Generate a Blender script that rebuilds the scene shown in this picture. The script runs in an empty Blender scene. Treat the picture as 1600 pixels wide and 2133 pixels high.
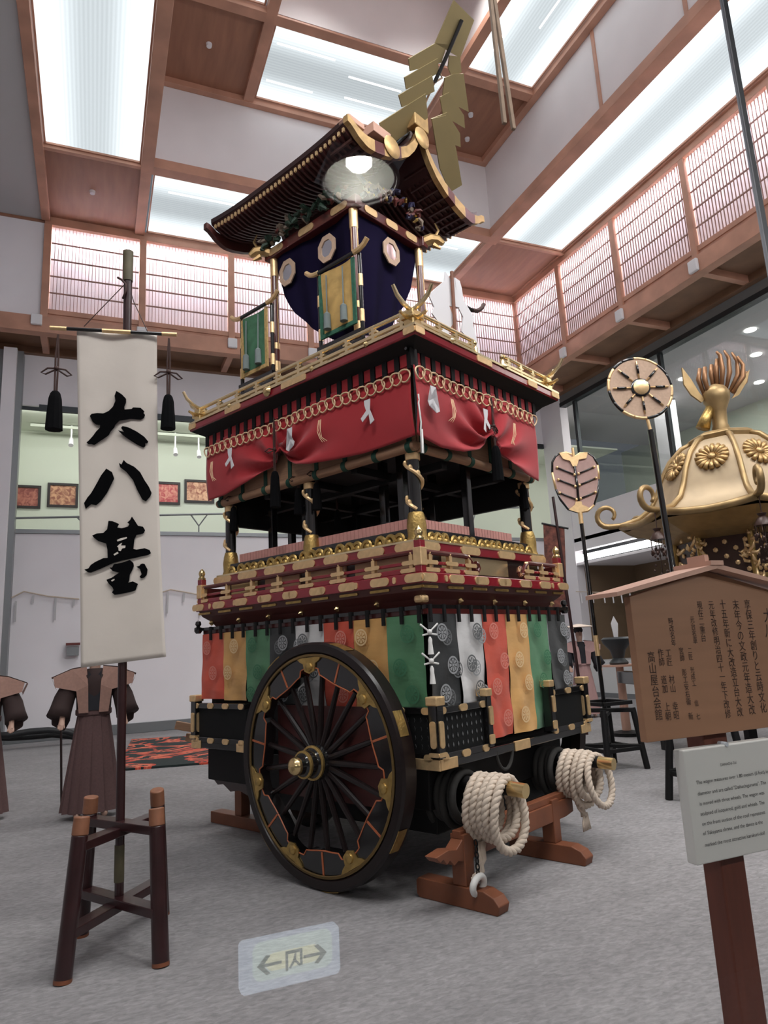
import bpy, bmesh, math, random
from mathutils import Vector, Matrix
random.seed(7)
S = bpy.context.scene
COL = S.collection
V3 = Vector
# ------------------------------------------------------------------ camera
FPX, CX, CY = 1440.0, 800.0, 1066.5
PITCH, ROLL, YAW = math.radians(11.3), math.radians(-2.96), math.radians(22.95)
CAM = V3((0, 0, 1.5))
_f = V3((math.sin(YAW) * math.cos(PITCH), math.cos(YAW) * math.cos(PITCH), math.sin(PITCH)))
_r = V3((math.cos(YAW), -math.sin(YAW), 0))
_u = _r.cross(_f)
CR = math.cos(ROLL) * _r + math.sin(ROLL) * _u
CU = -math.sin(ROLL) * _r + math.cos(ROLL) * _u
CF = _f
cd = bpy.data.cameras.new('camera'); cam = bpy.data.objects.new('camera', cd); COL.objects.link(cam)
cd.sensor_fit = 'VERTICAL'; cd.sensor_height = 36.0; cd.sensor_width = 27.0; cd.lens = FPX / 2133.0 * 36.0
cd.clip_start = 0.02; cd.clip_end = 200
m = Matrix((CR, CU, -CF)).transposed().to_4x4(); m.translation = CAM
cam.matrix_world = m
S.camera = cam
# ------------------------------------------------------------------ world and exposure
w = bpy.data.worlds.new('world'); S.world = w; w.use_nodes = True
w.node_tree.nodes['Background'].inputs[0].default_value = (0.75, 0.8, 0.9, 1)
w.node_tree.nodes['Background'].inputs[1].default_value = 0.12
S.view_settings.view_transform = 'Standard'; S.view_settings.look = 'None'
S.view_settings.gamma = 1; S.view_settings.use_curve_mapping = False
S.view_settings.exposure = 0.68
S.cycles.adaptive_threshold = 0.03; S.cycles.max_bounces = 7; S.cycles.diffuse_bounces = 4; S.cycles.glossy_bounces = 3; S.cycles.transmission_bounces = 3
PANEL_E = 0.80      # radiance of the luminous ceiling panels
SHOJI_W = 230.0      # lamps behind the paper lattice
SPOT_W = 215.0      # added fill spots, out of view, aimed at float and floor

def spot(name, loc, aim, W, deg=70, size=.5, col=(1, .97, .94)):
    l = bpy.data.lights.new(name, 'SPOT'); l.energy = W; l.spot_size = math.radians(deg); l.spot_blend = .6; l.shadow_soft_size = size; l.color = col
    o = bpy.data.objects.new(name, l); COL.objects.link(o); o.location = loc
    o.rotation_euler = (V3(aim) - V3(loc)).to_track_quat('-Z', 'Y').to_euler(); return o
# unseen fill spots added to brighten the exhibits, at the front and in the third coffer
for i, (x, ax, ay, az) in enumerate(((-3.0, .2, 4.4, 2.4), (-.5, 1.4, 5.2, 2.4), (2.0, 2.2, 5.4, 2.8), (4.5, 3.0, 5.6, 1.6), (7.0, 6.0, 6.5, 2.0), (9.5, 6.5, 7.0, 2.0))):
    spot('front_fill_spot', (x, 1.0, 8.2), (ax, ay, az), SPOT_W)
for (x, y) in ((3.6, 3), (5.8, 3), (3.6, 6), (5.8, 6), (3.6, 9), (5.8, 9)):
    spot('coffer_fill_spot', (x, y, 14.6), (x + (x - 4.7) * .8, y + .5, 0), SPOT_W * 2.2, 100, .7)

def area(name, loc, rot, sx, sy, W, col=(1, 1, 1)):
    l = bpy.data.lights.new(name, 'AREA'); l.shape = 'RECTANGLE'; l.size = sx; l.size_y = sy; l.energy = W; l.color = col
    o = bpy.data.objects.new(name, l); COL.objects.link(o); o.location = loc; o.rotation_euler = rot; return o
# added fill light, unseen above the glass wall, and the downlights of the visitor corridor
area('front_fill_light', (4.5, .75, 8.4), (math.radians(75), 0, 0), 12, .7, 250, (.97, .98, 1))
for x in (-2.4, -1.0, 2.7, 4.2): spot('corridor_lamp', (x, -.45, 2.68), (x * .8 + .3, 2.2, 0), 55, 120, .06)

# ------------------------------------------------------------------ pixel helpers (photo pixel -> point on a real plane)
def ray(x, y):
    return CF + CR * ((x - CX) / FPX) - CU * ((y - CY) / FPX)
def on_z(p, z):
    d = ray(*p); return CAM + d * ((z - CAM.z) / d.z)
def on_plane(p, o, n):
    d = ray(*p); return CAM + d * ((V3(o) - CAM).dot(V3(n)) / d.dot(V3(n)))

# ------------------------------------------------------------------ frames
ID = Matrix.Identity(4)
FY = math.radians(25.43)
FC = on_z((672, 1853), 0)
FL = Matrix.Translation(FC) @ Matrix.Rotation(FY, 4, 'Z')      # float frame: x across, y along, z up
FLI = FL.inverted()
FU = FL.to_3x3() @ V3((1, 0, 0)); FV = FL.to_3x3() @ V3((0, 1, 0))
def fl_u(p, u):       # pixel -> float coords on plane x=u
    return FLI @ on_plane(p, FL @ V3((u, 0, 0)), FU)
def fl_v(p, v):
    return FLI @ on_plane(p, FL @ V3((0, v, 0)), FV)

# ------------------------------------------------------------------ materials
MATS = {}
def mat(name, col, rough=0.5, metal=0.0, spec=0.5, coat=0.0, var=0.0, vscale=8.0, bump=0.0, bscale=60.0,
        stretch=(1, 1, 1), col2=None, emit=None, estr=0.0, sheen=0.0, sub=None):
    M = bpy.data.materials.new(name); M.use_nodes = True
    nt = M.node_tree; b = nt.nodes['Principled BSDF']
    c = (*col, 1)
    b.inputs['Base Color'].default_value = c
    b.inputs['Roughness'].default_value = rough
    b.inputs['Metallic'].default_value = metal
    b.inputs['Specular IOR Level'].default_value = spec
    b.inputs['Coat Weight'].default_value = coat
    b.inputs['Coat Roughness'].default_value = 0.08
    if sheen: b.inputs['Sheen Weight'].default_value = sheen
    if emit:
        b.inputs['Emission Color'].default_value = (*emit, 1); b.inputs['Emission Strength'].default_value = estr
    if var or bump:
        tc = nt.nodes.new('ShaderNodeTexCoord'); mp = nt.nodes.new('ShaderNodeMapping')
        mp.inputs['Scale'].default_value = stretch
        nt.links.new(tc.outputs['Object'], mp.inputs['Vector'])
    if var:
        n = nt.nodes.new('ShaderNodeTexNoise'); n.inputs['Scale'].default_value = vscale; n.inputs['Detail'].default_value = 5
        nt.links.new(mp.outputs[0], n.inputs['Vector'])
        r = nt.nodes.new('ShaderNodeValToRGB')
        d = col2 or tuple(max(0, x * (1 - var)) for x in col)
        e = tuple(min(1, x * (1 + var * 0.6)) for x in col) if not col2 else col
        r.color_ramp.elements[0].position = 0.3; r.color_ramp.elements[1].position = 0.7
        r.color_ramp.elements[0].color = (*d, 1); r.color_ramp.elements[1].color = (*e, 1)
        nt.links.new(n.outputs['Fac'], r.inputs[0]); nt.links.new(r.outputs[0], b.inputs['Base Color'])
    if bump:
        n2 = nt.nodes.new('ShaderNodeTexNoise'); n2.inputs['Scale'].default_value = bscale; n2.inputs['Detail'].default_value = 4
        nt.links.new(mp.outputs[0], n2.inputs['Vector'])
        bp = nt.nodes.new('ShaderNodeBump'); bp.inputs['Strength'].default_value = bump; bp.inputs['Distance'].default_value = 0.01
        nt.links.new(n2.outputs['Fac'], bp.inputs['Height']); nt.links.new(bp.outputs[0], b.inputs['Normal'])
    MATS[name] = M
    return M

mat('white_wall', (0.80, 0.77, 0.80), 0.85, var=0.04, vscale=1.5, bump=0.05, bscale=150)
mat('band_wall', (0.78, 0.73, 0.735), 0.85, var=0.04, vscale=1.5)
mat('grey_ceiling', (0.50, 0.49, 0.50), 0.9)
mat('beam_wood', (0.52, 0.265, 0.18), 0.45, var=0.22, vscale=2.0, stretch=(1, 1, 1), bump=0.05, bscale=30)
mat('lattice_wood', (0.34, 0.20, 0.165), 0.6)
mat('shrine_gold', (0.40, 0.27, 0.125), 0.42, 0.6, var=0.2, vscale=9)
mat('barge_gold', (0.55, 0.36, 0.16), 0.42, 0.6, var=0.25, vscale=16)
mat('rafter_red', (0.07, 0.018, 0.017), 0.45)
mat('panel_wood', (0.32, 0.145, 0.088), 0.5, var=0.18, vscale=1.6, stretch=(4, 0.6, 1))
mat('soffit_wood', (0.22, 0.115, 0.065), 0.6, var=0.2, vscale=2)
mat('grey_metal', (0.25, 0.26, 0.27), 0.4, 0.6)
mat('dark_metal', (0.05, 0.055, 0.06), 0.35, 0.6)
mat('pale_green_wall', (0.62, 0.66, 0.56), 0.8)
mat('black_lacquer', (0.007, 0.0065, 0.007), 0.16, coat=0.6)
mat('black_matte', (0.007, 0.0065, 0.007), 0.6, spec=0.25)
mat('black_grid', (0.008, 0.0085, 0.009), 0.7, spec=0.2)
mat('dark_brown_lacquer', (0.028, 0.009, 0.008), 0.3, coat=0.3, var=0.3, vscale=6)
mat('red_lacquer', (0.235, 0.012, 0.022), 0.22, coat=0.5)
mat('dark_red_lacquer', (0.10, 0.016, 0.014), 0.3, coat=0.3)
mat('maroon_wood', (0.085, 0.022, 0.018), 0.4)
mat('gold', (0.86, 0.60, 0.32), 0.42, 0.7, var=0.12, vscale=30, bump=0.12, bscale=90)
mat('pale_gold', (0.83, 0.66, 0.40), 0.26, 0.85)
mat('old_gold', (0.52, 0.35, 0.12), 0.38, 0.85, var=0.25, vscale=20, bump=0.4, bscale=60)
mat('gold_leaf', (0.31, 0.24, 0.115), 0.62, 0.35, var=0.06, vscale=5)
mat('brass', (0.74, 0.55, 0.27), 0.25, 0.95)
mat('steel', (0.62, 0.65, 0.70), 0.5, 0.1)
mat('red_fabric', (0.40, 0.010, 0.018), 0.8, sheen=0.25, var=0.06, vscale=3)
mat('purple_fabric', (0.0075, 0.005, 0.022), 0.95, spec=0.08)
mat('tassel_black', (0.005, 0.005, 0.006), 0.95, spec=0.1, bump=0.6, bscale=40, stretch=(30, 30, 1))
mat('tassel_grey', (0.22, 0.26, 0.26), 0.9, bump=0.6, bscale=40, stretch=(30, 30, 1))
mat('cord_gold', (0.86, 0.62, 0.38), 0.6)
mat('cord_brown', (0.045, 0.016, 0.012), 0.7)
mat('cord_orange', (0.75, 0.30, 0.12), 0.7)
mat('cord_white', (0.75, 0.74, 0.72), 0.8)
mat('paper_white', (0.74, 0.72, 0.74), 0.85)
mat('banner_cloth', (0.62, 0.56, 0.505), 0.9, var=0.05, vscale=4, bump=0.25, bscale=9)
mat('ink', (0.003, 0.003, 0.0035), 0.9, spec=0.03)
mat('reed', (0.36, 0.20, 0.115), 0.6, var=0.2, vscale=6, stretch=(1, 1, 14))
mat('green_band', (0.01, 0.06, 0.038), 0.7)
mat('pink_board', (0.62, 0.30, 0.26), 0.7, var=0.1, vscale=30)
mat('rope', (0.60, 0.50, 0.41), 0.9, var=0.12, vscale=20, bump=0.3, bscale=120)
mat('rope_dark', (0.03, 0.028, 0.026), 0.9)
mat('trestle_wood', (0.19, 0.062, 0.028), 0.5, var=0.2, vscale=6)
mat('stand_wood', (0.030, 0.008, 0.009), 0.35, coat=0.2, var=0.3, vscale=9)
mat('stand_top', (0.26, 0.105, 0.055), 0.5, var=0.15, vscale=20)
mat('bamboo_dark', (0.10, 0.085, 0.045), 0.6, var=0.3, vscale=10)
mat('cast_grey', (0.035, 0.04, 0.045), 0.45)
mat('mirror', (0.75, 0.78, 0.84), 0.05, 1.0)
mat('fan_straw', (0.52, 0.36, 0.26), 0.8, var=0.12, vscale=40)
mat('fan_pink', (0.45, 0.29, 0.26), 0.8, var=0.08, vscale=30)
mat('sign_wood', (0.36, 0.185, 0.105), 0.55, var=0.10, vscale=3, stretch=(0.6, 1, 7))
mat('sign_roof', (0.55, 0.32, 0.24), 0.5, var=0.08, vscale=6)
mat('sign_post', (0.14, 0.038, 0.022), 0.5, var=0.15, vscale=8, stretch=(6, 6, 0.6))
mat('sign_white', (0.66, 0.65, 0.62), 0.6)
mat('ink_brown', (0.045, 0.022, 0.016), 0.8)
mat('ink_grey', (0.06, 0.058, 0.055), 0.8)
mat('kimono_tan', (0.30, 0.17, 0.135), 0.85, var=0.1, vscale=40)
mat('hakama', (0.115, 0.062, 0.06), 0.85, var=0.12, vscale=60)
mat('kimono_black', (0.014, 0.013, 0.018), 0.85)
mat('kimono_brown', (0.03, 0.014, 0.013), 0.85)
mat('kimono_pink', (0.40, 0.24, 0.23), 0.85)
mat('skin', (0.42, 0.26, 0.20), 0.6)
mat('straw_hat', (0.80, 0.66, 0.56), 0.8)
mat('plinth_white', (0.62, 0.62, 0.62), 0.7)
mat('alcove_brown', (0.20, 0.135, 0.08), 0.7)
mat('photo_frame', (0.02, 0.013, 0.012), 0.4)
mat('leather_hose', (0.01, 0.01, 0.012), 0.5)
mat('corridor', (0.012, 0.012, 0.012), 0.9)
mat('bulb', (1, 1, 1), 0.5, emit=(1, 0.97, 0.88), estr=30)
mat('downlight', (1, 1, 1), 0.5, emit=(1, 0.95, 0.85), estr=9)
mat('strip_light', (1, 1, 1), 0.5, emit=(1, 0.96, 0.93), estr=4)
mat('sky_blue', (0.2, 0.4, 0.8), 0.5, emit=(0.25, 0.52, 0.95), estr=1.0)
mat('reflector', (0.55, 0.55, 0.53), 0.45, 0.8)

# stripes of the lower hangings: satin with faint woven wheels
def wheel_cloth(name, col, crest):
    M = mat(name, col, 0.6, sheen=0.2, var=0.10, vscale=7, bump=0.30, bscale=13, stretch=(1, .7, 1.6))
    return M
wheel_cloth('cloth_red', (0.62, 0.085, 0.045), None)
wheel_cloth('cloth_gold', (0.66, 0.36, 0.115), None)
wheel_cloth('cloth_green', (0.085, 0.235, 0.115), None)
wheel_cloth('cloth_black', (0.020, 0.022, 0.024), None)
wheel_cloth('cloth_white', (0.64, 0.63, 0.63), None)
mat('crest_red', (0.66, 0.22, 0.17), 0.7)
mat('crest_gold', (0.74, 0.52, 0.28), 0.7)
mat('crest_green', (0.045, 0.17, 0.085), 0.7)
mat('crest_grey', (0.30, 0.31, 0.32), 0.7)
mat('crest_dark', (0.13, 0.135, 0.14), 0.7)
mat('flag_green', (0.055, 0.16, 0.085), 0.8, var=0.25, vscale=9, bump=0.3, bscale=20)
mat('flag_gold', (0.52, 0.33, 0.11), 0.8, var=0.25, vscale=9, bump=0.3, bscale=20)
mat('flag_trim_gold', (0.50, 0.33, 0.13), 0.8, var=0.3, vscale=40)
mat('flag_trim_green', (0.03, 0.13, 0.08), 0.8, var=0.3, vscale=40)
mat('carve_green', (0.02, 0.05, 0.03), 0.6, var=0.4, vscale=15)
mat('carve_white', (0.26, 0.20, 0.15), 0.6, var=0.2, vscale=15)
mat('carve_red', (0.13, 0.025, 0.02), 0.5)
mat('carve_blue', (0.025, 0.022, 0.07), 0.5)

# carpet
def carpet():
    M = mat('carpet', (0.34, 0.325, 0.33), 0.95)
    nt = M.node_tree; b = nt.nodes['Principled BSDF']
    tc = nt.nodes.new('ShaderNodeTexCoord')
    mp = nt.nodes.new('ShaderNodeMapping'); mp.inputs['Scale'].default_value = (1, 2.2, 1); mp.inputs['Rotation'].default_value = (0, 0, 0.5)
    nt.links.new(tc.outputs['Object'], mp.inputs[0])
    n1 = nt.nodes.new('ShaderNodeTexNoise'); n1.inputs['Scale'].default_value = 22; n1.inputs['Detail'].default_value = 8; n1.inputs['Distortion'].default_value = 0.6
    n2 = nt.nodes.new('ShaderNodeTexNoise'); n2.inputs['Scale'].default_value = 1.3; n2.inputs['Detail'].default_value = 4
    nt.links.new(mp.outputs[0], n1.inputs['Vector']); nt.links.new(mp.outputs[0], n2.inputs['Vector'])
    r1 = nt.nodes.new('ShaderNodeValToRGB'); r1.color_ramp.elements[0].position = 0.3; r1.color_ramp.elements[1].position = 0.72
    r1.color_ramp.elements[0].color = (0.225, 0.215, 0.222, 1); r1.color_ramp.elements[1].color = (0.37, 0.355, 0.362, 1)
    nt.links.new(n1.outputs['Fac'], r1.inputs[0])
    mx = nt.nodes.new('ShaderNodeMix'); mx.data_type = 'RGBA'; mx.blend_type = 'MULTIPLY'; mx.inputs['Factor'].default_value = 0.35
    nt.links.new(r1.outputs[0], mx.inputs['A']); nt.links.new(n2.outputs['Fac'], mx.inputs['B'])
    nt.links.new(mx.outputs['Result'], b.inputs['Base Color'])
    bp = nt.nodes.new('ShaderNodeBump'); bp.inputs['Strength'].default_value = 0.5; bp.inputs['Distance'].default_value = 0.006
    n3 = nt.nodes.new('ShaderNodeTexNoise'); n3.inputs['Scale'].default_value = 160
    nt.links.new(tc.outputs['Object'], n3.inputs['Vector']); nt.links.new(n3.outputs['Fac'], bp.inputs['Height']); nt.links.new(bp.outputs[0], b.inputs['Normal'])
carpet()

def emission_panel(name, axis, half, lo, hi, tint=(0.90, 0.96, 1.0)):
    """emissive diffuser: glow of edge lamp rows painted in, falling toward the middle line"""
    M = bpy.data.materials.new(name); M.use_nodes = True; nt = M.node_tree
    for n in list(nt.nodes): nt.nodes.remove(n)
    out = nt.nodes.new('ShaderNodeOutputMaterial'); em = nt.nodes.new('ShaderNodeEmission')
    em.inputs[0].default_value = (*tint, 1)
    tc = nt.nodes.new('ShaderNodeTexCoord'); sp = nt.nodes.new('ShaderNodeSeparateXYZ')
    nt.links.new(tc.outputs['Object'], sp.inputs[0])
    ab = nt.nodes.new('ShaderNodeMath'); ab.operation = 'ABSOLUTE'; nt.links.new(sp.outputs[axis], ab.inputs[0])
    mr = nt.nodes.new('ShaderNodeMapRange'); mr.interpolation_type = 'SMOOTHSTEP'
    mr.inputs['From Min'].default_value = half * 0.15; mr.inputs['From Max'].default_value = half * 0.95
    mr.inputs['To Min'].default_value = lo; mr.inputs['To Max'].default_value = hi
    nt.links.new(ab.outputs[0], mr.inputs['Value'])
    sc = nt.nodes.new('ShaderNodeMath'); sc.operation = 'MULTIPLY'; sc.inputs[1].default_value = 95.0; nt.links.new(sp.outputs[axis], sc.inputs[0])
    sn = nt.nodes.new('ShaderNodeMath'); sn.operation = 'SINE'; nt.links.new(sc.outputs[0], sn.inputs[0])
    ma = nt.nodes.new('ShaderNodeMath'); ma.operation = 'MULTIPLY_ADD'; ma.inputs[1].default_value = 0.06; ma.inputs[2].default_value = 1.0; nt.links.new(sn.outputs[0], ma.inputs[0])
    mm = nt.nodes.new('ShaderNodeMath'); mm.operation = 'MULTIPLY'; nt.links.new(mr.outputs[0], mm.inputs[0]); nt.links.new(ma.outputs[0], mm.inputs[1]); nt.links.new(mm.outputs[0], em.inputs[1])  # edge falloff and rib ripple painted into the emission strength
    nt.links.new(em.outputs[0], out.inputs[0]); MATS[name] = M
emission_panel('panel_x', 0, 0.85, PANEL_E * 0.70, PANEL_E * 1.35)
emission_panel('panel_y', 1, 0.95, PANEL_E * 0.55, PANEL_E * 1.2)
mat('tube_light', (1, 1, 1), 0.5, emit=(0.95, 0.98, 1.0), estr=PANEL_E * 2.6)

def shoji_paper():
    M = bpy.data.materials.new('shoji_paper'); M.use_nodes = True; nt = M.node_tree
    for n in list(nt.nodes): nt.nodes.remove(n)
    out = nt.nodes.new('ShaderNodeOutputMaterial'); d = nt.nodes.new('ShaderNodeBsdfDiffuse'); t = nt.nodes.new('ShaderNodeBsdfTranslucent'); mx = nt.nodes.new('ShaderNodeMixShader')
    d.inputs[0].default_value = (0.78, 0.74, 0.75, 1); t.inputs[0].default_value = (0.74, 0.72, 0.76, 1); mx.inputs[0].default_value = 0.5
    nt.links.new(d.outputs[0], mx.inputs[1]); nt.links.new(t.outputs[0], mx.inputs[2]); nt.links.new(mx.outputs[0], out.inputs[0]); MATS['shoji_paper'] = M
shoji_paper()
def thin_glass(name, tint, refl):
    M = bpy.data.materials.new(name); M.use_nodes = True; nt = M.node_tree
    for n in list(nt.nodes): nt.nodes.remove(n)
    out = nt.nodes.new('ShaderNodeOutputMaterial'); t = nt.nodes.new('ShaderNodeBsdfTransparent'); g = nt.nodes.new('ShaderNodeBsdfGlossy'); mx = nt.nodes.new('ShaderNodeMixShader')
    t.inputs[0].default_value = (*tint, 1); g.inputs['Roughness'].default_value = 0.0; mx.inputs[0].default_value = refl
    nt.links.new(t.outputs[0], mx.inputs[1]); nt.links.new(g.outputs[0], mx.inputs[2]); nt.links.new(mx.outputs[0], out.inputs[0]); MATS[name] = M
thin_glass('glass', (0.97, 0.98, 0.98), 0.06)
thin_glass('gallery_glass', (0.72, 0.74, 0.74), 0.05)

# ------------------------------------------------------------------ mesh builder
OFF = {}
class MB:
    def __init__(s): s.v = []; s.f = []
    def add(s, vs, fs):
        o = len(s.v); s.v += [V3(x) for x in vs]; s.f += [tuple(i + o for i in f) for f in fs]; return s
    def obox(s, c, a, b, d):
        c, a, b, d = V3(c), V3(a), V3(b), V3(d)
        vs = [c + a * i + b * j + d * k for k in (-1, 1) for j in (-1, 1) for i in (-1, 1)]
        return s.add(vs, [(0, 2, 3, 1), (4, 5, 7, 6), (0, 1, 5, 4), (2, 6, 7, 3), (0, 4, 6, 2), (1, 3, 7, 5)])
    def box(s, x0, x1, y0, y1, z0, z1):
        return s.obox(((x0 + x1) / 2, (y0 + y1) / 2, (z0 + z1) / 2), ((x1 - x0) / 2, 0, 0), (0, (y1 - y0) / 2, 0), (0, 0, (z1 - z0) / 2))
    def bar(s, p, q, w, h, up=(0, 0, 1)):
        p, q = V3(p), V3(q); d = q - p; up = V3(up)
        sd = d.cross(up)
        if sd.length < 1e-6: sd = d.cross(V3((1, 0, 0)))
        sd.normalize(); uu = sd.cross(d).normalized()
        return s.obox((p + q) / 2, d / 2, sd * (w / 2), uu * (h / 2))
    def cyl(s, p, q, r, r2=None, n=12, caps=True):
        p, q = V3(p), V3(q); r2 = r if r2 is None else r2
        d = (q - p).normalized(); a = d.orthogonal().normalized(); b = d.cross(a)
        vs = []
        for c, rr in ((p, r), (q, r2)):
            for i in range(n):
                t = 2 * math.pi * i / n; vs.append(c + a * (rr * math.cos(t)) + b * (rr * math.sin(t)))
        fs = [(i, (i + 1) % n, n + (i + 1) % n, n + i) for i in range(n)]
        if caps: fs += [tuple(range(n - 1, -1, -1)), tuple(range(n, 2 * n))]
        return s.add(vs, fs)
    def tube(s, pts, r, n=8, closed=False):
        pts = [V3(p) for p in pts]; k = len(pts); vs = []; fs = []
        rs = r if isinstance(r, (list, tuple)) else [r] * k
        a = None
        for i in range(k):
            if closed: d = pts[(i + 1) % k] - pts[i - 1]
            else: d = pts[min(i + 1, k - 1)] - pts[max(i - 1, 0)]
            d.normalize()
            if a is None: a = d.orthogonal().normalized()
            a = (a - d * a.dot(d))
            if a.length < 1e-6: a = d.orthogonal()
            a.normalize(); b = d.cross(a)
            for j in range(n):
                t = 2 * math.pi * j / n; vs.append(pts[i] + (a * math.cos(t) + b * math.sin(t)) * rs[i])
        for i in range(k if closed else k - 1):
            i2 = (i + 1) % k
            for j in range(n):
                fs.append((i * n + j, i * n + (j + 1) % n, i2 * n + (j + 1) % n, i2 * n + j))
        if not closed: fs += [tuple(range(n - 1, -1, -1)), tuple(range((k - 1) * n, k * n))]
        return s.add(vs, fs)
    def lathe(s, prof, o=(0, 0, 0), ax=(0, 0, 1), n=20, a0=0.0):
        o = V3(o); d = V3(ax).normalized()
        a = V3((1, 0, 0)) if abs(d.z) > 0.99 else d.orthogonal().normalized()
        b = d.cross(a); vs = []; fs = []
        for (r, z) in prof:
            for i in range(n):
                t = a0 + 2 * math.pi * i / n; vs.append(o + d * z + a * (r * math.cos(t)) + b * (r * math.sin(t)))
        for k in range(len(prof) - 1):
            for i in range(n): fs.append((k * n + i, k * n + (i + 1) % n, (k + 1) * n + (i + 1) % n, (k + 1) * n + i))
        fs += [tuple(range(n - 1, -1, -1)), tuple(range((len(prof) - 1) * n, len(prof) * n))]
        return s.add(vs, fs)
    def prism(s, poly, off):
        off = V3(off); k = len(poly); vs = [V3(p) for p in poly] + [V3(p) + off for p in poly]
        fs = [tuple(range(k - 1, -1, -1)), tuple(range(k, 2 * k))] + [(i, (i + 1) % k, k + (i + 1) % k, k + i) for i in range(k)]
        return s.add(vs, fs)
    def grid(s, fn, nu, nv, thick=None):
        vs = [V3(fn(i / nu, j / nv)) for j in range(nv + 1) for i in range(nu + 1)]
        q = lambda i, j: j * (nu + 1) + i
        fs = [(q(i, j), q(i + 1, j), q(i + 1, j + 1), q(i, j + 1)) for j in range(nv) for i in range(nu)]
        if thick is not None:
            o = len(vs); th = V3(thick); vs += [x + th for x in vs]
            fs += [tuple(reversed([k + o for k in f])) for f in fs[:nu * nv]]
            edge = [q(i, 0) for i in range(nu + 1)] + [q(nu, j) for j in range(1, nv + 1)] + [q(i, nv) for i in range(nu - 1, -1, -1)] + [q(0, j) for j in range(nv - 1, 0, -1)]
            for k in range(len(edge)):
                a, b = edge[k], edge[(k + 1) % len(edge)]; fs.append((b, a, a + o, b + o))
        return s.add(vs, fs)
    def ball(s, c, r, sc=(1, 1, 1), n=10, m=7):
        c = V3(c); vs = [c + V3((0, 0, r * sc[2]))]; fs = []
        for j in range(1, m):
            ph = math.pi * j / m
            for i in range(n):
                t = 2 * math.pi * i / n
                vs.append(c + V3((r * sc[0] * math.sin(ph) * math.cos(t), r * sc[1] * math.sin(ph) * math.sin(t), r * sc[2] * math.cos(ph))))
        vs.append(c - V3((0, 0, r * sc[2])))
        for i in range(n): fs.append((0, 1 + i, 1 + (i + 1) % n))
        for j in range(m - 2):
            for i in range(n): fs.append((1 + j * n + i, 1 + (j + 1) * n + i, 1 + (j + 1) * n + (i + 1) % n, 1 + j * n + (i + 1) % n))
        L = len(vs) - 1
        for i in range(n): fs.append((L, 1 + (m - 2) * n + (i + 1) % n, 1 + (m - 2) * n + i))
        return s.add(vs, fs)
    def build(s, name, m, parent=None, frame=ID, smooth=False, bevel=0.0, tri=False):
        lo = V3([min(p[i] for p in s.v) for i in range(3)]); hi = V3([max(p[i] for p in s.v) for i in range(3)])
        c = (lo + hi) / 2
        if parent is None: c.z = lo.z
        me = bpy.data.meshes.new(name); me.from_pydata([tuple(p - c) for p in s.v], [], s.f)
        if tri or bevel == 0:
            bm = bmesh.new(); bm.from_mesh(me)
            bmesh.ops.recalc_face_normals(bm, faces=bm.faces); bm.to_mesh(me); bm.free()
        me.materials.append(MATS[m] if isinstance(m, str) else m)
        o = bpy.data.objects.new(name, me); COL.objects.link(o)
        if parent is None:
            o.matrix_world = frame @ Matrix.Translation(c)
        else:
            o.parent = parent; o.location = c - OFF[parent.name]
        OFF[o.name] = c
        if smooth:
            for p in me.polygons: p.use_smooth = True
            if smooth != 'all':
                try: me.set_sharp_from_angle(angle=math.radians(40))
                except Exception: pass
        if bevel:
            b = o.modifiers.new('bevel', 'BEVEL'); b.width = bevel; b.segments = 2; b.limit_method = 'ANGLE'; b.angle_limit = math.radians(40)
        return o
def tag(o, label=None, cat=None, group=None, kind=None):
    if label: o['label'] = label
    if cat: o['category'] = cat
    if group: o['group'] = group
    if kind: o['kind'] = kind
    return o
def struct(o): o['kind'] = 'structure'; return o
def stuff(o): o['kind'] = 'stuff'; return o
def thing(name, label, cat, at=(0, 0, 0), frame=ID, group=None, kind=None):
    o = bpy.data.objects.new(name, None); COL.objects.link(o); o.empty_display_size = 0.1
    o.matrix_world = frame @ Matrix.Translation(V3(at)); OFF[o.name] = V3(at)
    return tag(o, label, cat, group, kind)
def like(o, delta, parent):
    """another copy of a part (shared mesh), shifted by delta in its parent's coordinates"""
    c = o.copy(); COL.objects.link(c); c.parent = parent; c.location = o.location + V3(delta); OFF[c.name] = OFF[o.name] + V3(delta); return c
def dup(root, mtx, label=None, group=None):
    """copy of a whole thing with parts and sub-parts, placed by mtx @ old world matrix"""
    def rec(o, par):
        c = o.copy(); COL.objects.link(c); c.parent = par
        OFF[c.name] = OFF.get(o.name, V3((0, 0, 0)))
        for ch in o.children: rec(ch, c)
        return c
    kids = list(root.children)
    c = root.copy(); COL.objects.link(c); c.matrix_world = mtx @ (Matrix.LocRotScale(root.location, root.rotation_euler, root.scale))
    OFF[c.name] = OFF.get(root.name, V3((0, 0, 0)))
    for k in kids: rec(k, c)
    if label: c['label'] = label
    if group: c['group'] = group
    return c
def lerp(a, b, t): return a + (b - a) * t
def interp(tab, x):
    if x <= tab[0][0]: return tab[0][1]
    for (x0, y0), (x1, y1) in zip(tab, tab[1:]):
        if x <= x1: return y0 + (y1 - y0) * (x - x0) / (x1 - x0)
    return tab[-1][1]
# ================================================================== ROOM
ZL, ZC, Z2, Z3 = 8.57, 11.27, 13.25, 15.0          # soffit, lower ceiling, second tier, third tier
YF, YB, XF, XB = 15.5, 16.7, 11.02, 12.45          # frieze and lower wall planes
GY = 0.5                                           # glass wall in front of the visitor
NT = [0]
def trim(x0, x1, y0, y1, z0, z1, m='beam_wood'):
    NT[0] += 1
    e = .0006 * (NT[0] % 23); return struct(MB().box(x0 + e, x1 - e, y0 + e, y1 - e, z0 + e, z1 - e).build('trim_%d' % NT[0], m, bevel=0.008))

struct(MB().box(-7, 16, -1.8, 20, -0.12, 0).build('floor', 'carpet'))
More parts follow.
